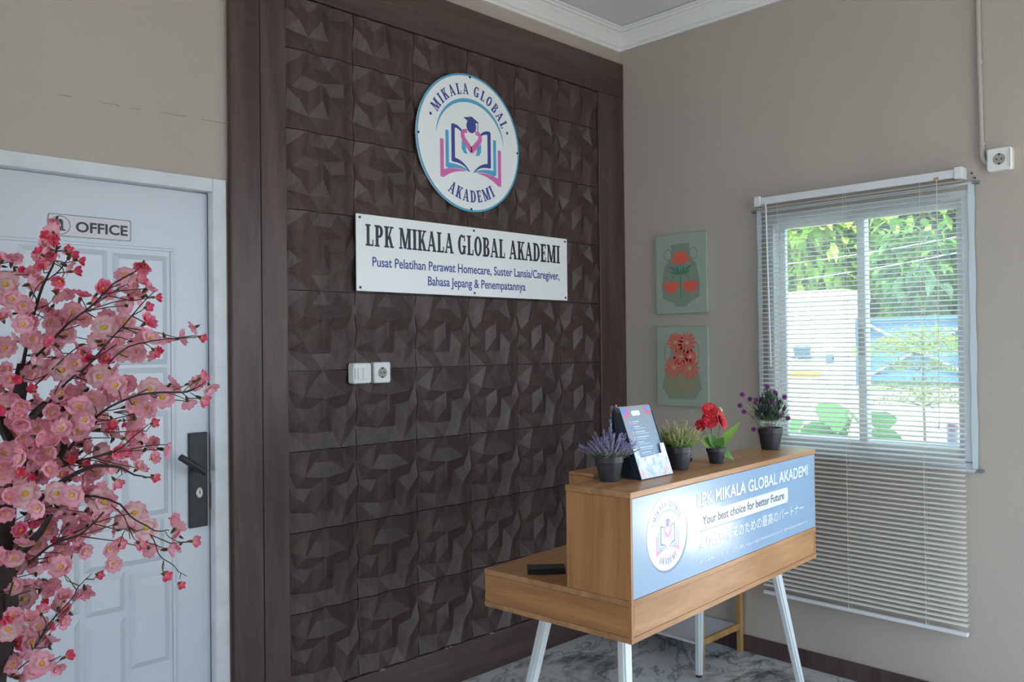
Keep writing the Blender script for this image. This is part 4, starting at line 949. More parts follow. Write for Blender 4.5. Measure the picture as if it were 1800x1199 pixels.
# tree data: blossom positions with kind (0 large open .. 4 red open); branch centre lines with end radii, metres
BLOSSOMS = [(-3.134,-1.144,1.666,2),(-3.168,-1.227,1.647,3),(-3.149,-1.205,1.644,3),(-3.146,-1.143,1.642,2),(-3.176,-1.224,1.616,3),(-3.155,-1.198,1.621,3),(-3.117,-1.162,1.632,3),(-3.116,-1.18,1.623,3),(-3.108,-1.193,1.612,3),(-3.117,-1.162,1.604,2),(-3.122,-1.211,1.59,3),(-3.168,-1.202,1.595,3),(-3.149,-1.235,1.571,4),(-3.202,-1.094,1.614,2),(-3.188,-1.092,1.613,2),(-3.163,-1.017,1.602,2),(-3.143,-1.051,1.594,2),(-3.199,-1.097,1.571,0),(-3.19,-1.106,1.543,1),(-3.167,-1.116,1.571,2),(-3.192,-1.173,1.53,1),(-3.15,-1.071,1.561,2),(-3.113,-1.093,1.557,2),(-3.117,-1.072,1.531,2),(-3.111,-1.173,1.519,1),(-3.197,-1.199,1.496,1),(-3.11,-1.213,1.545,4),(-3.094,-1.218,1.535,3),(-3.086,-1.25,1.559,4),(-3.096,-1.285,1.49,0),(-3.176,-1.165,1.472,1),(-3.143,-1.154,1.501,2),(-3.135,-1.141,1.473,1),(-3.119,-1.166,1.478,1),(-3.033,-1.297,1.601,4),(-3.065,-1.3,1.581,1),(-3.027,-1.252,1.577,3),(-3.0,-1.227,1.564,2),(-3.005,-1.277,1.545,3),(-2.996,-1.192,1.549,2),(-3.031,-1.304,1.525,3),(-3.043,-1.207,1.561,2),(-3.026,-1.198,1.533,2),(-3.06,-1.285,1.5,1),(-3.045,-1.339,1.497,4),(-3.041,-1.224,1.485,2),(-3.0,-1.192,1.479,2),(-3.044,-1.356,1.469,1),(-2.998,-1.303,1.472,2),(-2.955,-1.263,1.471,2),(-2.973,-1.392,1.471,3),(-3.048,-1.283,1.465,3),(-3.046,-1.293,1.447,1),(-3.028,-1.329,1.448,3),(-2.989,-1.177,1.443,2),(-3.073,-1.306,1.448,1),(-3.211,-1.138,1.458,1),(-3.156,-1.222,1.462,3),(-3.115,-1.202,1.441,4),(-3.115,-1.252,1.444,3),(-3.087,-1.269,1.434,4),(-3.05,-1.152,1.46,2),(-3.127,-1.234,1.427,1),(-3.134,-1.193,1.417,0),(-3.109,-1.071,1.438,2),(-3.161,-1.133,1.424,2),(-3.201,-1.197,1.405,3),(-3.163,-1.113,1.409,2),(-3.134,-1.066,1.412,2),(-3.087,-1.232,1.404,0),(-3.093,-1.181,1.408,2),(-3.099,-1.161,1.384,2),(-3.095,-1.187,1.377,2),(-3.1,-1.24,1.359,0),(-3.131,-1.269,1.354,1),(-3.146,-1.063,1.359,2),(-3.134,-1.047,1.353,2),(-3.113,-1.06,1.344,2),(-3.164,-1.04,1.376,2),(-3.042,-1.129,1.363,2),(-3.125,-1.278,1.332,1),(-3.124,-1.24,1.31,1),(-3.055,-1.115,1.313,2),(-3.054,-1.143,1.302,2),(-3.188,-1.16,1.316,1),(-3.181,-1.092,1.285,1),(-3.154,-1.163,1.282,4),(-3.135,-1.154,1.27,1),(-3.117,-1.148,1.273,2),(-3.212,-1.167,1.276,1),(-3.16,-1.084,1.293,2),(-3.224,-1.164,1.355,1),(-3.192,-1.063,1.357,2),(-3.196,-1.075,1.378,3),(-3.081,-1.277,1.33,3),(-3.103,-1.201,1.281,2),(-3.083,-1.216,1.273,2),(-3.081,-1.3,1.389,1),(-3.018,-1.178,1.39,2),(-3.033,-1.321,1.382,0),(-2.98,-1.284,1.388,2),(-3.028,-1.363,1.369,1),(-2.957,-1.309,1.387,3),(-2.972,-1.372,1.394,3),(-2.976,-1.399,1.4,3),(-2.968,-1.328,1.357,2),(-2.983,-1.413,1.366,3),(-3.059,-1.322,1.359,1),(-3.051,-1.258,1.349,3),(-3.024,-1.26,1.35,2),(-3.021,-1.279,1.346,2),(-3.017,-1.219,1.333,2),(-3.028,-1.242,1.324,2),(-3.024,-1.141,1.312,2),(-3.039,-1.348,1.323,3),(-3.017,-1.214,1.3,2),(-3.048,-1.247,1.292,3),(-3.015,-1.232,1.281,2),(-2.984,-1.181,1.263,2),(-2.982,-1.254,1.266,2),(-3.078,-1.291,1.276,4),(-3.064,-1.282,1.269,3),(-3.042,-1.258,1.269,2),(-3.018,-1.227,1.233,2),(-3.033,-1.335,1.231,3),(-3.025,-1.155,1.228,2),(-3.199,-1.089,1.222,1),(-3.203,-1.131,1.212,1),(-3.197,-1.203,1.206,0),(-3.202,-1.166,1.199,3),(-3.188,-1.084,1.254,2),(-3.16,-1.116,1.223,2),(-3.174,-1.099,1.224,2),(-3.129,-1.054,1.214,2),(-3.155,-1.229,1.205,0),(-3.139,-1.257,1.203,1),(-3.092,-1.181,1.191,4),(-3.083,-1.24,1.182,0),(-3.096,-1.168,1.244,3),(-3.115,-1.134,1.245,2),(-3.08,-1.197,1.228,1),(-3.079,-1.134,1.215,2),(-3.049,-1.144,1.227,2),(-3.066,-1.233,1.244,1),(-3.112,-1.123,1.16,2),(-3.133,-1.159,1.168,2),(-3.116,-1.158,1.137,2),(-3.121,-1.06,1.135,2),(-3.134,-1.044,1.137,2),(-3.121,-1.053,1.111,2),(-3.193,-1.163,1.137,4),(-3.171,-1.139,1.131,3),(-3.189,-1.102,1.102,1),(-3.199,-1.114,1.091,1),(-3.187,-1.101,1.067,0),(-3.17,-1.159,1.108,1),(-3.139,-1.171,1.109,3),(-3.129,-1.177,1.117,3),(-3.105,-1.161,1.11,2),(-3.123,-1.149,1.083,1),(-3.088,-1.081,1.063,2),(-3.152,-1.24,1.078,1),(-3.129,-1.037,1.069,2),(-3.049,-1.119,1.129,2),(-3.076,-1.133,1.121,2),(-3.097,-1.201,1.193,2),(-3.031,-1.244,1.155,0),(-3.046,-1.338,1.144,0),(-3.024,-1.241,1.125,3),(-3.036,-1.173,1.127,2),(-3.085,-1.211,1.146,2),(-3.078,-1.3,1.114,3),(-3.036,-1.276,1.107,3),(-2.998,-1.224,1.082,2),(-2.956,-1.241,1.114,2),(-2.956,-1.313,1.102,3),(-2.988,-1.283,1.088,2),(-3.03,-1.37,1.066,3),(-2.972,-1.298,1.026,3),(-3.089,-1.312,1.228,3),(-3.174,-1.105,1.003,0),(-3.216,-1.17,0.972,0),(-3.185,-1.101,0.923,4),(-3.168,-1.122,0.926,1),(-3.156,-1.121,0.951,1),(-3.162,-1.162,0.986,3),(-3.145,-1.132,0.948,3),(-3.122,-1.152,1.002,2),(-3.101,-1.106,0.962,2),(-3.099,-1.256,1.059,3),(-3.071,-1.106,0.997,2),(-3.108,-1.085,0.943,2),(-3.12,-1.115,0.977,2),(-3.133,-1.193,0.909,3),(-3.178,-1.219,0.916,1),(-3.185,-1.211,0.903,1),(-3.12,-1.097,0.863,2),(-3.2,-1.131,0.898,1),(-3.204,-1.076,0.901,1),(-3.181,-1.035,0.853,2),(-3.182,-1.1,0.861,2),(-3.147,-1.105,1.017,2),(-3.145,-1.05,1.006,2),(-3.134,-1.096,1.024,2),(-3.192,-1.111,1.054,2),(-3.139,-1.046,1.032,2),(-3.148,-1.037,0.888,2),(-3.152,-1.238,1.073,4),(-3.191,-1.043,1.511,2),(-3.18,-1.075,1.469,2),(-3.13,-1.068,1.533,2),(-3.119,-1.146,1.509,2),(-3.093,-1.183,1.508,2),(-3.069,-1.17,1.467,2),(-3.125,-1.047,1.447,2),(-3.196,-1.099,1.417,2),(-3.192,-1.099,1.325,2),(-3.174,-1.045,1.236,2),(-3.139,-1.042,1.243,2),(-3.128,-1.105,1.237,2),(-3.105,-1.14,1.258,2),(-3.183,-1.002,1.147,2),(-3.154,-1.041,1.143,2),(-3.143,-1.153,1.171,2),(-3.182,-0.999,1.104,2),(-3.168,-1.108,1.072,2),(-3.135,-1.126,1.069,2),(-3.183,-1.003,1.019,2),(-3.169,-1.074,0.967,2),(-3.184,-1.006,0.977,2),(-3.14,-1.138,0.923,2),(-3.04,-1.145,1.51,2),(-3.062,-1.22,1.415,2),(-3.063,-1.222,1.374,2),(-3.106,-1.131,1.363,2),(-3.052,-1.205,1.29,2),(-3.06,-1.168,1.193,2),(-3.085,-1.091,1.14,2),(-3.077,-1.127,1.148,2),(-3.447,-0.869,1.332,2),(-3.269,-1.052,1.183,3),(-3.403,-1.004,1.008,1),(-3.209,-1.035,1.148,3),(-3.206,-0.921,1.204,3),(-3.365,-0.823,0.947,3),(-3.328,-1.135,1.335,3),(-3.391,-1.13,1.15,0),(-3.303,-0.969,1.113,2),(-3.238,-1.06,1.353,2),(-3.33,-1.217,1.021,1),(-3.395,-1.108,1.33,0),(-3.294,-0.913,1.218,0),(-3.229,-0.873,0.986,1),(-3.401,-0.85,0.877,0),(-3.31,-1.217,0.96,2),(-3.287,-0.986,1.063,2),(-3.222,-0.918,1.092,1),(-3.263,-1.167,1.123,1),(-3.278,-1.042,1.228,2),(-3.254,-1.132,1.336,2),(-3.414,-1.17,1.308,1),(-3.24,-1.065,1.288,2),(-3.389,-1.188,1.329,3),(-3.414,-0.672,0.844,2),(-3.343,-1.202,1.39,2),(-3.342,-1.005,1.144,3),(-3.295,-1.177,1.516,2),(-3.425,-0.967,1.518,3),(-3.259,-0.843,1.194,2),(-3.435,-0.777,1.374,1),(-3.46,-1.07,1.343,0),(-3.24,-1.038,1.146,1),(-3.247,-0.858,1.109,0),(-3.307,-0.914,1.089,3),(-3.43,-1.053,1.291,2),(-3.362,-1.146,1.538,2),(-3.347,-1.089,1.227,2),(-3.38,-0.996,1.312,0),(-3.399,-1.036,1.125,1),(-3.426,-0.859,1.469,0),(-3.399,-0.949,1.191,3),(-3.383,-0.699,0.953,2),(-3.372,-0.952,1.457,1),(-3.407,-0.72,1.11,2),(-3.247,-1.13,1.02,0),(-3.256,-1.042,1.478,3),(-3.374,-0.896,0.946,2),(-3.289,-1.185,1.564,2),(-3.231,-1.002,1.128,3),(-3.35,-0.756,1.226,0),(-3.409,-0.922,1.528,3),(-3.273,-0.977,1.6,2),(-3.256,-0.976,0.932,0),(-3.313,-0.855,0.93,0),(-3.445,-1.009,1.398,0),(-3.292,-1.288,0.97,1),(-3.389,-0.829,1.39,2),(-3.274,-1.12,1.413,3),(-3.359,-0.984,1.464,0)]
BRANCHES = [([(-3.245,-1.084,0.736),(-3.237,-1.093,0.868),(-3.219,-1.112,0.987),(-3.223,-1.111,1.107),(-3.219,-1.115,1.187)],0.042,0.03),([(-3.219,-1.115,1.167),(-3.195,-1.111,1.234),(-3.178,-1.087,1.303),(-3.177,-1.089,1.365),(-3.172,-1.095,1.427)],0.022,0.009),([(-3.172,-1.094,1.417),(-3.166,-1.101,1.468),(-3.166,-1.144,1.518),(-3.161,-1.177,1.568),(-3.152,-1.187,1.589),(-3.145,-1.194,1.609),(-3.145,-1.193,1.627),(-3.141,-1.198,1.645),(-3.143,-1.196,1.655)],0.005,0.0012),([(-3.155,-1.184,1.575),(-3.146,-1.206,1.586),(-3.143,-1.224,1.595),(-3.14,-1.24,1.609),(-3.135,-1.246,1.614)],0.0022,0.001),([(-3.164,-1.145,1.524),(-3.175,-1.162,1.528),(-3.174,-1.164,1.548),(-3.166,-1.172,1.57),(-3.157,-1.181,1.575)],0.0015,0.001),([(-3.201,-1.133,1.207),(-3.175,-1.132,1.323),(-3.15,-1.157,1.354)],0.018,0.009),([(-3.194,-1.141,1.267),(-3.178,-1.157,1.327),(-3.154,-1.181,1.355)],0.01,0.008),([(-3.15,-1.157,1.351),(-3.144,-1.192,1.377),(-3.126,-1.21,1.401),(-3.12,-1.243,1.415),(-3.111,-1.281,1.434),(-3.087,-1.319,1.46)],0.0035,0.0013),([(-3.149,-1.186,1.367),(-3.147,-1.203,1.385),(-3.144,-1.22,1.399)],0.0015,0.001),([(-3.177,-1.131,1.376),(-3.166,-1.142,1.386),(-3.152,-1.184,1.414),(-3.132,-1.218,1.445),(-3.122,-1.243,1.458)],0.0022,0.0012),([(-3.168,-1.098,1.422),(-3.153,-1.128,1.447),(-3.137,-1.172,1.477),(-3.13,-1.206,1.499),(-3.108,-1.229,1.519),(-3.099,-1.266,1.538),(-3.09,-1.289,1.556),(-3.085,-1.308,1.567),(-3.075,-1.332,1.575),(-3.063,-1.345,1.585)],0.004,0.0013),([(-3.099,-1.266,1.538),(-3.089,-1.291,1.544),(-3.083,-1.31,1.557),(-3.073,-1.334,1.562)],0.0016,0.001),([(-3.122,-1.242,1.407),(-3.09,-1.288,1.465),(-3.076,-1.316,1.489),(-3.063,-1.344,1.518),(-3.054,-1.366,1.537),(-3.045,-1.376,1.549)],0.0025,0.001),([(-3.094,-1.298,1.426),(-3.08,-1.326,1.453),(-3.067,-1.353,1.46),(-3.06,-1.36,1.462),(-3.04,-1.394,1.467),(-3.03,-1.404,1.469),(-3.017,-1.43,1.469),(-3.004,-1.444,1.469)],0.0022,0.0008),([(-3.19,-1.144,1.197),(-3.169,-1.166,1.277),(-3.154,-1.18,1.302),(-3.142,-1.193,1.331),(-3.134,-1.201,1.369)],0.016,0.009),([(-3.137,-1.169,1.264),(-3.129,-1.178,1.294),(-3.121,-1.185,1.33),(-3.118,-1.189,1.357)],0.012,0.003),([(-3.129,-1.205,1.276),(-3.115,-1.248,1.318),(-3.094,-1.297,1.353),(-3.073,-1.331,1.368),(-3.06,-1.359,1.376),(-3.037,-1.396,1.378),(-3.016,-1.416,1.377),(-3.009,-1.437,1.38),(-3.0,-1.446,1.387),(-2.993,-1.453,1.396)],0.004,0.0008),([(-3.032,-1.4,1.376),(-3.024,-1.422,1.372),(-3.017,-1.429,1.366)],0.001,0.0008),([(-3.011,-1.436,1.378),(-3.004,-1.442,1.371),(-2.999,-1.447,1.367)],0.001,0.0008),([(-3.087,-1.304,1.343),(-3.076,-1.329,1.341),(-3.072,-1.346,1.335)],0.0012,0.0008),([(-3.137,-1.197,1.246),(-3.115,-1.247,1.262),(-3.094,-1.296,1.272),(-3.08,-1.323,1.281),(-3.074,-1.344,1.301),(-3.064,-1.368,1.314),(-3.056,-1.376,1.325)],0.003,0.0008),([(-3.07,-1.334,1.281),(-3.052,-1.366,1.289),(-3.043,-1.374,1.288),(-3.034,-1.398,1.29)],0.0015,0.0008),([(-3.172,-1.161,1.176),(-3.151,-1.197,1.218),(-3.126,-1.236,1.239),(-3.111,-1.279,1.255),(-3.091,-1.313,1.254),(-3.074,-1.33,1.244),(-3.06,-1.357,1.235),(-3.047,-1.37,1.232)],0.007,0.0008),([(-3.144,-1.189,1.186),(-3.115,-1.246,1.199),(-3.101,-1.288,1.197),(-3.09,-1.313,1.193),(-3.08,-1.336,1.182),(-3.079,-1.338,1.171),(-3.066,-1.364,1.158),(-3.051,-1.379,1.148),(-3.051,-1.393,1.145),(-3.041,-1.403,1.149),(-3.036,-1.408,1.148)],0.0035,0.0008),([(-3.041,-1.403,1.147),(-3.039,-1.405,1.137),(-3.025,-1.418,1.127),(-3.013,-1.43,1.128)],0.001,0.0008),([(-3.055,-1.375,1.139),(-3.052,-1.392,1.126),(-3.05,-1.394,1.107),(-3.041,-1.402,1.097),(-3.034,-1.423,1.093),(-3.031,-1.426,1.081),(-3.02,-1.437,1.074)],0.0014,0.0007),([(-3.043,-1.4,1.097),(-3.043,-1.4,1.084)],0.0009,0.0007),([(-3.027,-1.43,1.079),(-3.028,-1.429,1.069)],0.0009,0.0007),([(-3.094,-1.308,1.186),(-3.08,-1.337,1.168),(-3.078,-1.339,1.152),(-3.079,-1.351,1.132)],0.0016,0.0008),([(-3.176,-1.156,1.081),(-3.147,-1.199,1.118),(-3.125,-1.249,1.129),(-3.122,-1.266,1.14),(-3.113,-1.276,1.153),(-3.103,-1.299,1.174)],0.003,0.002),([(-3.212,-1.121,1.067),(-3.186,-1.16,1.104),(-3.172,-1.189,1.135),(-3.157,-1.204,1.165)],0.012,0.003),([(-3.173,-1.157,0.926),(-3.162,-1.197,0.974),(-3.152,-1.236,1.007),(-3.148,-1.254,1.017),(-3.139,-1.263,1.033),(-3.137,-1.278,1.052),(-3.128,-1.288,1.063),(-3.122,-1.294,1.072)],0.002,0.0008),([(-3.202,-1.128,0.876),(-3.179,-1.179,0.923),(-3.168,-1.219,0.912),(-3.164,-1.237,0.925),(-3.155,-1.245,0.93)],0.0018,0.0008),([(-3.216,-1.115,0.886),(-3.214,-1.146,1.007),(-3.208,-1.166,1.05)],0.006,0.002),([(-3.223,-1.111,1.107),(-3.272,-1.063,1.208),(-3.329,-1.009,1.37),(-3.357,-0.982,1.51)],0.022,0.004),([(-3.223,-1.109,0.987),(-3.298,-1.064,1.093),(-3.388,-1.019,1.198),(-3.453,-0.997,1.261)],0.014,0.002),([(-3.201,-1.134,1.287),(-3.243,-1.094,1.428),(-3.257,-1.081,1.529),(-3.243,-1.097,1.609)],0.009,0.0012)]
# ------------------------------------------------------------------ artificial cherry tree in the foreground
TREE = Vector((-3.243, -1.05, 0))
tree = thing('cherry_blossom_tree', 'artificial pink cherry blossom tree with dark trunk standing in front of the office door', 'tree', TREE)
m_bark = mat('dark_bark', '2E2320', .8, noise=.3, nscale=30, bump=.5, bscale=90, stretch=(1, 1, .25))
m_cut = mat('sawn_wood', '6B4A3A', .8)
for i, (pts_, r0, r1) in enumerate(BRANCHES):
    P = [Vector(p) - TREE for p in pts_]
    if i == 0: P = [Vector((0.01, .02, .21)), Vector((.005, -.01, .45))] + P; r0 = .05
    # smooth the polyline and roughen it a little
    Q = []
    for a, c in zip(P, P[1:]):
        n = max(2, int((c - a).length / .02))
        for k_ in range(n): Q.append(a.lerp(c, k_ / n))
    Q.append(P[-1])
    for _ in range(2): Q = [Q[0]] + [(Q[j - 1] + Q[j] * 2 + Q[j + 1]) / 4 for j in range(1, len(Q) - 1)] + [Q[-1]]
    rr = .002 if r0 > .006 else .0006
    Q = [Q[0]] + [q + Vector((random.uniform(-rr, rr), random.uniform(-rr, rr), random.uniform(-rr, rr))) for q in Q[1:-1]] + [Q[-1]]
    if r0 < .008: r0 *= .7; r1 *= .8
    b = MB(); b.tube(Q, r0, r1, n=12 if r0 > .01 else 6)
    b.build('trunk' if i == 0 else 'branch', m_bark, tree, smooth='auto')
b = MB(); b.lathe([(.12, 0), (.125, .01), (.155, .20), (.158, .22), (.145, .22), (.142, .20), (.0001, .20)], 40, cap=False); b.build('planter', mat('planter_white', 'CFCFCB', .4), tree, smooth='auto')
b = MB(); b.lathe([(.141, .201), (.07, .212), (.0001, .215)], 24, cap=False); b.build('soil', m_soil, tree)
m_petal = mat('cherry_petal', 'E79AB4', .65, attr=True, transl=.3)
m_pollen = mat('pollen_yellow', 'E0A838', .8); m_calyx = mat('calyx_brown', '4A3A24', .8)
def lerp3(a, c, t): return tuple(a[i] + (c[i] - a[i]) * t for i in range(3))
def blossom(name, rad, cup, c_in, c_mid, c_out, npet=5, double=True, seed=0, centre=True):
    rnd = random.Random(seed); b = MB()
    for layer in range(2 if double else 1):
        for i in range(npet):
            a0 = 2 * math.pi * (i + .5 * layer) / npet + rnd.uniform(-.08, .08); L = rad * (1 - .40 * layer) * rnd.uniform(.93, 1.05); wd = L * (.52 if not layer else .62); tw = rnd.uniform(-.1, .1); cp = cup + .35 * layer + rnd.uniform(-.1, .1)
            rows = [(.08, .16), (.40, .74), (.74, 1.0), (.97, .62)]; V = []; C_ = []
            for t, wv_ in rows:
                for s_ in (-1, 0, 1):
                    x = L * t * (1 if s_ else (1.0 if t < .9 else .90)); y = wd * wv_ * s_
                    z = L * (math.sin(cp) * t + .10 * t * t * (1 if s_ else -.6)) + tw * y; xx = x * math.cos(cp)
                    V.append(Vector((xx * math.cos(a0) - y * math.sin(a0), xx * math.sin(a0) + y * math.cos(a0), z)))
                    C_.append(lerp3(c_in, c_mid, t / .55) if t < .55 else lerp3(c_mid, c_out, (t - .55) / .4))
            for r_ in range(3):
                for s_ in range(2):
                    f = (3 * r_ + s_, 3 * r_ + s_ + 1, 3 * r_ + s_ + 4, 3 * r_ + s_ + 3)
                    b.add([V[j] for j in f], [(0, 1, 2, 3)], 0, [C_[j] for j in f])
    if centre:
        b.lathe([(.0001, rad * .02), (rad * .16, rad * .06), (rad * .19, rad * .16), (rad * .10, rad * .22), (.0001, rad * .22)], 8, mi=1, cap=False)
    b.lathe([(.0008, -rad * .62), (rad * .16, -rad * .30), (rad * .17, -.0005), (.0001, rad * .02)], 6, mi=2, cap=False)
    b.c = [c or (.5, .5, .5) for c in b.c]
    o = b.build('tmp', [m_petal, m_pollen, m_calyx], smooth=True); me = o.data; me.name = name; bpy.data.objects.remove(o); return me
cream = srgb('F2E2DA'); rose = srgb('F4C6CE'); pink = srgb('EE96AE'); hot = srgb('EA4C74'); deep = srgb('C22B4E')
BM = {0: [blossom('blossom_open', .0240, .12, cream, cream, pink, seed=s_) for s_ in (1, 2)],
      1: [blossom('blossom_open', .0200, .25, cream, rose, pink, seed=s_) for s_ in (3, 4, 5)],
      2: [blossom('blossom_side', .0185, .55, rose, lerp3(rose, pink, .35), pink, seed=s_) for s_ in (6, 7)] + [blossom('blossom_side', .0190, .45, cream, rose, pink, seed=8)],
      3: [blossom('blossom_bud', .0150, 1.0, pink, hot, hot, seed=s_, double=False) for s_ in (9, 10)] + [blossom('blossom_bud', .0160, .85, rose, pink, hot, seed=11)],
      4: [blossom('blossom_red', .0180, .5, hot, hot, pink, seed=12)]}
rnd = random.Random(12)
axis = [Vector(p) for pts_, _, _ in BRANCHES for p in pts_]
for x, y, z, t in BLOSSOMS:
    p = Vector((x, y, z)); tov = (CAM - p).normalized()
    near = min(axis, key=lambda q: (q - p).length); out = (p - near); out = out.normalized() if out.length > .004 else tov
    jit = Vector((rnd.uniform(-1, 1), rnd.uniform(-1, 1), rnd.uniform(-1, 1)))
    if t in (0, 1): d = tov + jit * (.30 if t == 0 else .5)
    elif t == 4: d = tov * .8 + jit * .8
    elif t == 3: d = out * 1.2 + jit * .5 + Vector((rt.x, rt.y, 0)) * .35 - tov * .1
    else: d = tov * .35 + out * .5 + jit * .9
    q = d.normalized().to_track_quat('Z', 'Y').to_matrix().to_4x4() @ Matrix.Rotation(rnd.uniform(0, 6.28), 4, 'Z')
    s_ = rnd.uniform(.9, 1.12)
    place(rnd.choice(BM[t]), 'blossom', tree, Matrix.Translation(p - TREE) @ q @ Matrix.Diagonal((s_, s_, s_, 1)))
# further small blossoms behind the 299 counted ones, too many to pick apart: joined stuff
rnd = random.Random(77); F = MB(); src = [BM[k_][0] for k_ in (1, 2, 2, 2, 3)] + [BM[2][1], BM[1][1]]
F.c = []
spots = [q for q in BLOSSOMS if q[3] in (0, 1, 2) or rnd.random() < .25]
for n_ in range(260):
    x, y, z, t = rnd.choice(spots); p = Vector((x, y, z)) + Vector((rnd.gauss(0, .011), rnd.gauss(0, .011), rnd.gauss(0, .011)))
    away = (p - CAM).normalized() * rnd.uniform(.015, .07); p += away
    me = rnd.choice(src); q = (Vector((rnd.uniform(-1, 1), rnd.uniform(-1, 1), rnd.uniform(-.8, 1))) + (CAM - p).normalized() * .8).normalized().to_track_quat('Z', 'Y').to_matrix().to_4x4()
    m4 = Matrix.Translation(p - TREE) @ q @ Matrix.Scale(.82, 4); base = len(F.v); F.v += [tuple(m4 @ v.co) for v in me.vertices]; ca = me.color_attributes['Col'].data
    for pg in me.polygons:
        F.f.append(tuple(base + i for i in pg.vertices)); F.m.append(pg.material_index); F.c.append([tuple(ca[l].color)[:3] for l in pg.loop_indices])
trunkpts = [Vector(p) for pts_, _, _ in BRANCHES[:2] + BRANCHES[5:7] + BRANCHES[14:16] for p in pts_]
for n_ in range(85):
    p = rnd.choice(trunkpts).lerp(rnd.choice(trunkpts), rnd.uniform(0, .25)) + Vector((rnd.gauss(0, .03), rnd.gauss(0, .02), rnd.gauss(0, .03))); p += (CAM - p).normalized() * rnd.uniform(.045, .085)
    me = rnd.choice(src); q = (Vector((rnd.uniform(-1, 1), rnd.uniform(-1, 1), rnd.uniform(-.8, 1))) + (CAM - p).normalized() * 1.2).normalized().to_track_quat('Z', 'Y').to_matrix().to_4x4()
    m4 = Matrix.Translation(p - TREE) @ q @ Matrix.Scale(.95, 4); base = len(F.v); F.v += [tuple(m4 @ v.co) for v in me.vertices]; ca = me.color_attributes['Col'].data
    for pg in me.polygons:
        F.f.append(tuple(base + i for i in pg.vertices)); F.m.append(pg.material_index); F.c.append([tuple(ca[l].color)[:3] for l in pg.loop_indices])
tag(F.build('small_blossoms', [m_petal, m_pollen, m_calyx], tree, smooth=True), kind='stuff')
# fine twiglets joining each blossom to its branch: joined stuff
b = MB(); dense = []
for pts_, r0, r1 in BRANCHES:
    for a, c in zip(pts_, pts_[1:]):
        a, c = Vector(a), Vector(c); n = max(1, int((c - a).length / .012))
        dense += [a.lerp(c, k_ / n) for k_ in range(n)]
for x, y, z, t in BLOSSOMS:
    p = Vector((x, y, z)); near = min(dense, key=lambda q: (q - p).length)
    if (near - p).length < .14:
        mid = (near + p) / 2 + Vector((rnd.uniform(-.006, .006), rnd.uniform(-.006, .006), rnd.uniform(-.008, .004))); b.tube([near - TREE, mid - TREE, p - TREE], .0011, .0008, n=4)
tag(b.build('twiglets', m_calyx, tree), kind='stuff')

# ------------------------------------------------------------------ open doorway, and an unseen shopfront added to let more daylight in
dw = bpy.data.objects.new('door_2', None); COL.objects.link(dw); tag(dw, kind='structure')
b = MB()
for q in ((EY0, EY0 + .04, 0, EZ), (EY1 - .04, EY1, 0, EZ), (EY0 + .04, EY1 - .04, EZ - .04, EZ)): b.box(-.004, .12, q[0], q[1], q[2], q[3], bev=.002)
b.build('door_frame', m_alu, dw)
b = MB()
for x in (SX0, -1.1, SX1 - .05): b.box(x, x + .05, YF - .10, YF - .04, 0, SZ, bev=.002)
b.box(SX0, SX1, YF - .10, YF - .04, SZ - .05, SZ, bev=.002)
S('added_shopfront', b, m_alu)

# ------------------------------------------------------------------ outside: yard, gate pillar, gate, plants, trees
b = MB(); b.box(-12, 30, -25, 25, -.20, -.13); S('ground', b, mat('pale_concrete', 'B5AFA3', .9, noise=.12, nscale=1.2, bump=.2, bscale=20))
b = MB(); b.box(XL - .5, .9, YF - 1.0, 1.0, H + .14, H + .26); S('roof_slab', b, m_wallin)
m_render = mat('white_render', 'E4E4E0', .85, noise=.03, nscale=3)
gp = thing('gate_pillar', 'white rendered gate pillar outside the left half of the window', 'pillar', (4.27, 1.02, -.13))
b = MB(); b.box(-.26, .26, -.42, .42, 0, 1.98, bev=.006); b.build('shaft', m_render, gp)
b = MB(); b.box(-.30, .30, -.455, .455, 1.9805, 2.085, bev=.01); b.build('cap', m_render, gp)
lamp = thing('yard_lamp', 'small blue-grey lamp on a bracket on the white gate pillar', 'lamp', (3.93, .95, 1.33))
m_lampg = mat('lamp_bluegrey', '4E6478', .5)
b = MB(); b.lathe([(.10, .0), (.10, .012), (.070, .02), (.078, .07), (.085, .085), (.06, .12), (.0001, .13)], 24); b.build('lamp_head', m_lampg, lamp, smooth='auto')
b = MB(); b.box(-.10, .0795, -.012, .012, -.014, 0); b.box(-.02, .02, -.30, .16, -.012, -.001); b.build('bracket', m_lampg, lamp)
b = MB(); b.box(-.03, .03, -.30, -.24, -.055, .03, bev=.008); b.build('switch_knob', m_lampg, lamp)
mb_ = thing('letter_box', 'pale letter box with ochre rims on the white gate pillar', 'letter box', (3.94, .94, .90))
m_och = mat('ochre_paint', 'C99C3C', .6); m_cream = mat('cream_paint', 'E2DEC4', .7)
b = MB(); b.box(-.06, .069, -.115, .115, .03, .25); b.build('box_body', m_cream, mb_)
b = MB(); b.box(-.075, .069, -.13, .13, .2505, .30, bev=.012); b.build('box_lid', m_och, mb_)
b = MB(); b.box(-.075, .069, -.13, .13, -.01, .0295, bev=.01); b.build('box_base', m_och, mb_)
m_steel = mat('gate_blue_steel', '4A7AA6', .45, noise=.08, nscale=5); m_steel2 = mat('gate_steel_brace', '8FA0AE', .4)
gt = thing('sheet_gate', 'blue-grey sheet metal gate with crossed braces outside the window', 'gate', (4.32, .58, -.08))
b = MB(); b.box(0, .012, -1.05, -.03, .75, 1.74); b.build('sheet_panel', m_steel, gt); b = MB(); b.box(0, .012, -2.15, -1.11, .75, 1.74); b.build('sheet_panel', m_steel, gt)
for q in ((-.03, .0, .10, 1.78), (-1.11, -1.05, .10, 1.78), (-2.18, -2.15, .10, 1.78)):
    b = MB(); b.box(-.03, .03, q[0] - .01, q[1] + .01, q[2], q[3], bev=.003); b.build('post', m_steel, gt)
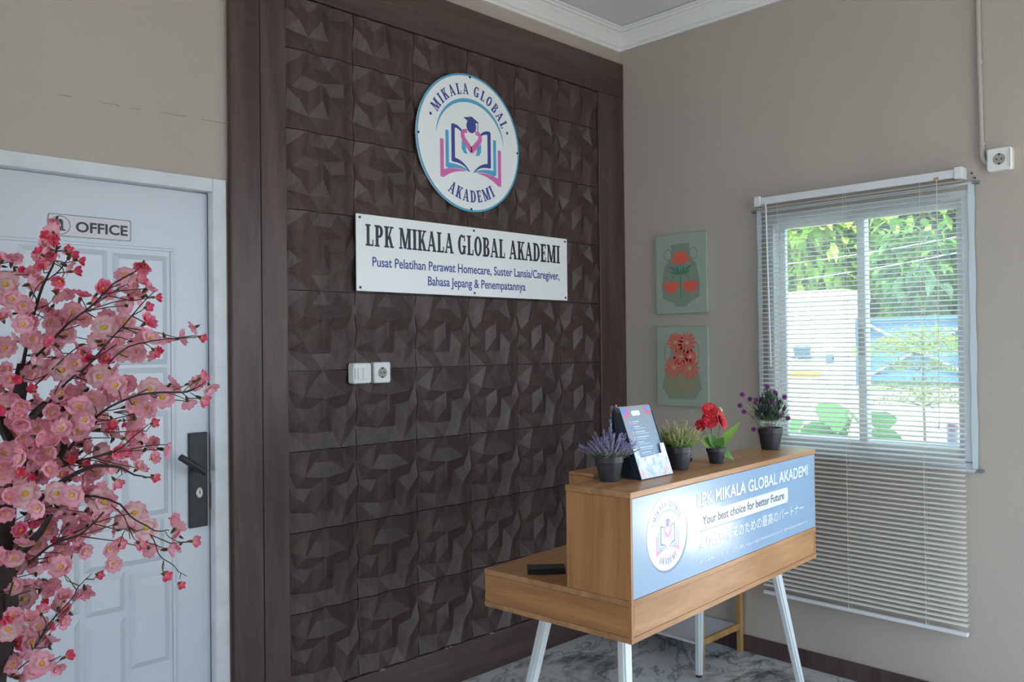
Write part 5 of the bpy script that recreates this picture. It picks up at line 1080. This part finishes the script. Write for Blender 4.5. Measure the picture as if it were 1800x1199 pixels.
for z in (1.74, 1.21):
    b = MB(); b.box(-.028, .028, -2.15, 0, z - (.03 if z < 1.5 else 0), z + .035, bev=.003); b.build('rail', m_steel, gt)
for y0, y1 in ((-1.05, -.04), (-2.15, -1.11)):
    for a, c in (((y0, 1.20), (y1, 1.74)), ((y0, 1.74), (y1, 1.20))):
        b = MB(); b.tube([(-.018, a[0], a[1]), (-.018, c[0], c[1])], .016, n=6); b.build('brace', m_steel2, gt)
pk0 = None
for i in range(26):
    y = -.06 - i * .078
    if pk0 is None:
        b = MB(); b.box(-.012, .012, -.014, .014, .12, 1.16, bev=.002); pk0 = b.build('picket', m_steel2, gt); pk0.location = (-.0, y, 0)
    else: place(pk0.data, 'picket', gt, Matrix.Translation((0, y, 0)))
lw = thing('garden_wall', 'low white garden wall behind the broad-leaved plants', 'wall', (3.45, .2, -.13))
b = MB(); b.box(0, .10, -2.4, 1.9, 0, 1.20, bev=.004); b.build('wall_body', m_render, lw); b = MB(); b.box(-.015, .115, -2.42, 1.92, 1.2005, 1.225, bev=.004); b.build('coping', mat('coping_grey_green', 'A9B8B4', .7), lw)

m_out = mat('garden_leaf', '5E8E30', .55, attr=True, transl=.45)
def broad_plant(name, label, loc, leaves):
    t = thing(name, label, 'plant', loc)
    for az, pol, hl, l, w_ in leaves:
        base = Vector((0, 0, 0)); tip = rdir(R(pol), R(az)) * hl
        b = MB(); b.tube([base, tip * .55 + Vector((0, 0, hl * .08)), tip], .007, .004, n=5, col=(.12, .30, .08)); b.build('leaf_stalk', m_out, t)
        b = MB(); leaf_poly(b, tip - rdir(R(140), R(az)) * l * .3, rdir(R(140), R(az)), l, w_, .05, (.07, .26, .06), n=6, fold=.12); b.build('leaf', m_out, t, smooth=True)
rnd = random.Random(5)
def lv(n, h, l, w_): return [(i * 137.5 + rnd.uniform(-20, 20), rnd.uniform(4, 16), h * rnd.uniform(.7, 1.05), l * rnd.uniform(.8, 1.1), w_) for i in range(n)]
broad_plant('elephant_ear_plant', 'broad-leaved green plant seen low through the left window pane', (2.85, .24, -.13), lv(14, 1.02, .26, .26))
broad_plant('elephant_ear_plant', 'broad-leaved green plant seen low at the left of the right window pane', (2.80, -.20, -.13), lv(14, .98, .26, .24))
tt = thing('tiered_young_tree', 'slender young tree with flat tiers of tiny leaves outside the right window pane', 'tree', (2.6, -.60, -.13))
b = MB(); b.tube([(0.0, -.045, 0), (.0, -.02, .7), (.02, .0, 1.2), (.0, -.01, 1.68)], .012, .006, n=7); b.build('trunk', mat('grey_bark', '6E6A5E', .8), tt, smooth='auto')
b = MB(); bw = MB()
for z, rad, n in ((1.20, .32, 620), (1.30, .36, 640), (1.44, .26, 420), (1.56, .42, 980), (1.62, .34, 700), (1.68, .2, 260)):
    for i in range(9):
        a = i * .698 + z * 5; bw.tube([(0, -.01, z - .06), (rad * .5 * math.cos(a), rad * .5 * math.sin(a), z - .03), (rad * math.cos(a), rad * math.sin(a), z)], .003, .0015, n=4)
    for i in range(n):
        a = rnd.uniform(0, 6.283); r_ = rad * math.sqrt(rnd.random()) * 1.1; c = rnd.choice([(.30, .42, .06), (.22, .36, .05), (.42, .50, .10), (.15, .28, .04)])
        leaf_poly(b, Vector((r_ * math.cos(a), r_ * math.sin(a), z + rnd.uniform(-.03, .035) - .04 * (r_ / rad) ** 2)), rdir(rnd.uniform(.8, 1.9), rnd.uniform(0, 6.28)), .050, .034, .1, c, n=1)
bw.build('side_branch', MATS['grey_bark'], tt); tag(b.build('foliage', m_out, tt), kind='stuff')
def big_tree(label, loc, hh, R_, n, cols, name='garden_tree', seed=1, ls=.20):
    t = thing(name, label, 'tree', loc, group='trees beyond the gate'); rn = random.Random(seed)
    b = MB(); b.tube([(0, 0, 0), (.05, .03, hh * .5), (0, 0, hh)], .14, .06, n=9); b.build('trunk', MATS['grey_bark'], t, smooth='auto')
    for i in range(6):
        a = i * 1.05; b = MB(); b.tube([(0, 0, hh * .6), (R_ * .4 * math.cos(a), R_ * .4 * math.sin(a), hh * .9), (R_ * .75 * math.cos(a), R_ * .75 * math.sin(a), hh * 1.15)], .05, .015, n=6); b.build('branch', MATS['grey_bark'], t)
    b = MB(); cl = [(Vector((rn.gauss(0, .45), rn.gauss(0, .45), rn.gauss(0, .42))) * R_ + Vector((0, 0, hh)), rn.uniform(.22, .42) * R_, rn.choice(cols)) for _ in range(46)]
    for i in range(n):
        c, r_, co = rn.choice(cl); d = rdir(math.acos(rn.uniform(-1, 1)), rn.uniform(0, 6.283)); p = c + d * r_ * rn.uniform(.75, 1.05)
        if p.z < .6: continue
        k_ = rn.uniform(.6, 1.35)
        leaf_poly(b, p, (d + Vector((rn.uniform(-1, 1), rn.uniform(-1, 1), rn.uniform(-1.2, .3)))).normalized(), ls * rn.uniform(.7, 1.3), ls * .55, .3, tuple(min(.9, q * k_) for q in co), n=2)
    tag(b.build('foliage', m_out, t), kind='stuff')
bright = [(.24, .46, .05), (.40, .60, .07), (.14, .32, .05), (.62, .68, .16)]; midc = [(.12, .32, .05), (.22, .46, .06), (.36, .56, .08)]; darkc = [(.04, .12, .05), (.07, .18, .05), (.12, .26, .06), (.05, .10, .08)]
big_tree('bright green leafy tree filling the upper left window pane', (8.2, 3.6, -.13), 2.9, 1.9, 6500, bright, seed=1)
big_tree('mid green leafy tree behind the centre of the window', (8.6, 1.9, -.13), 2.8, 1.8, 6500, midc + bright[:1], seed=2)
big_tree('darker green leafy tree at the upper right of the window', (8.4, .1, -.13), 2.9, 1.7, 6500, darkc, seed=3)
big_tree('leafy tree farthest right beyond the gate', (10.5, -2.0, -.13), 3.0, 2.0, 5000, darkc + midc, seed=4, ls=.14)
big_tree('leafy tree farthest left beyond the white pillar', (11.5, 6.0, -.13), 3.4, 2.4, 6000, bright, seed=6, ls=.15)
for i, (a, c, lab) in enumerate((((6.2, 2.6, 2.44), (5.8, -1.8, 2.86), 'upper pale overhead cable crossing in front of the trees'), ((6.2, 2.6, 2.22), (5.8, -1.8, 2.74), 'lower pale overhead cable crossing in front of the trees'))):
    a, c = Vector(a), Vector(c); b = MB(); b.tube([a.lerp(c, k_ / 10) - Vector((0, 0, .10 * math.sin(math.pi * k_ / 10))) for k_ in range(11)], .0055, n=6)
    tag(b.build('overhead_cable', m_wire), lab, 'cable', 'overhead cables')
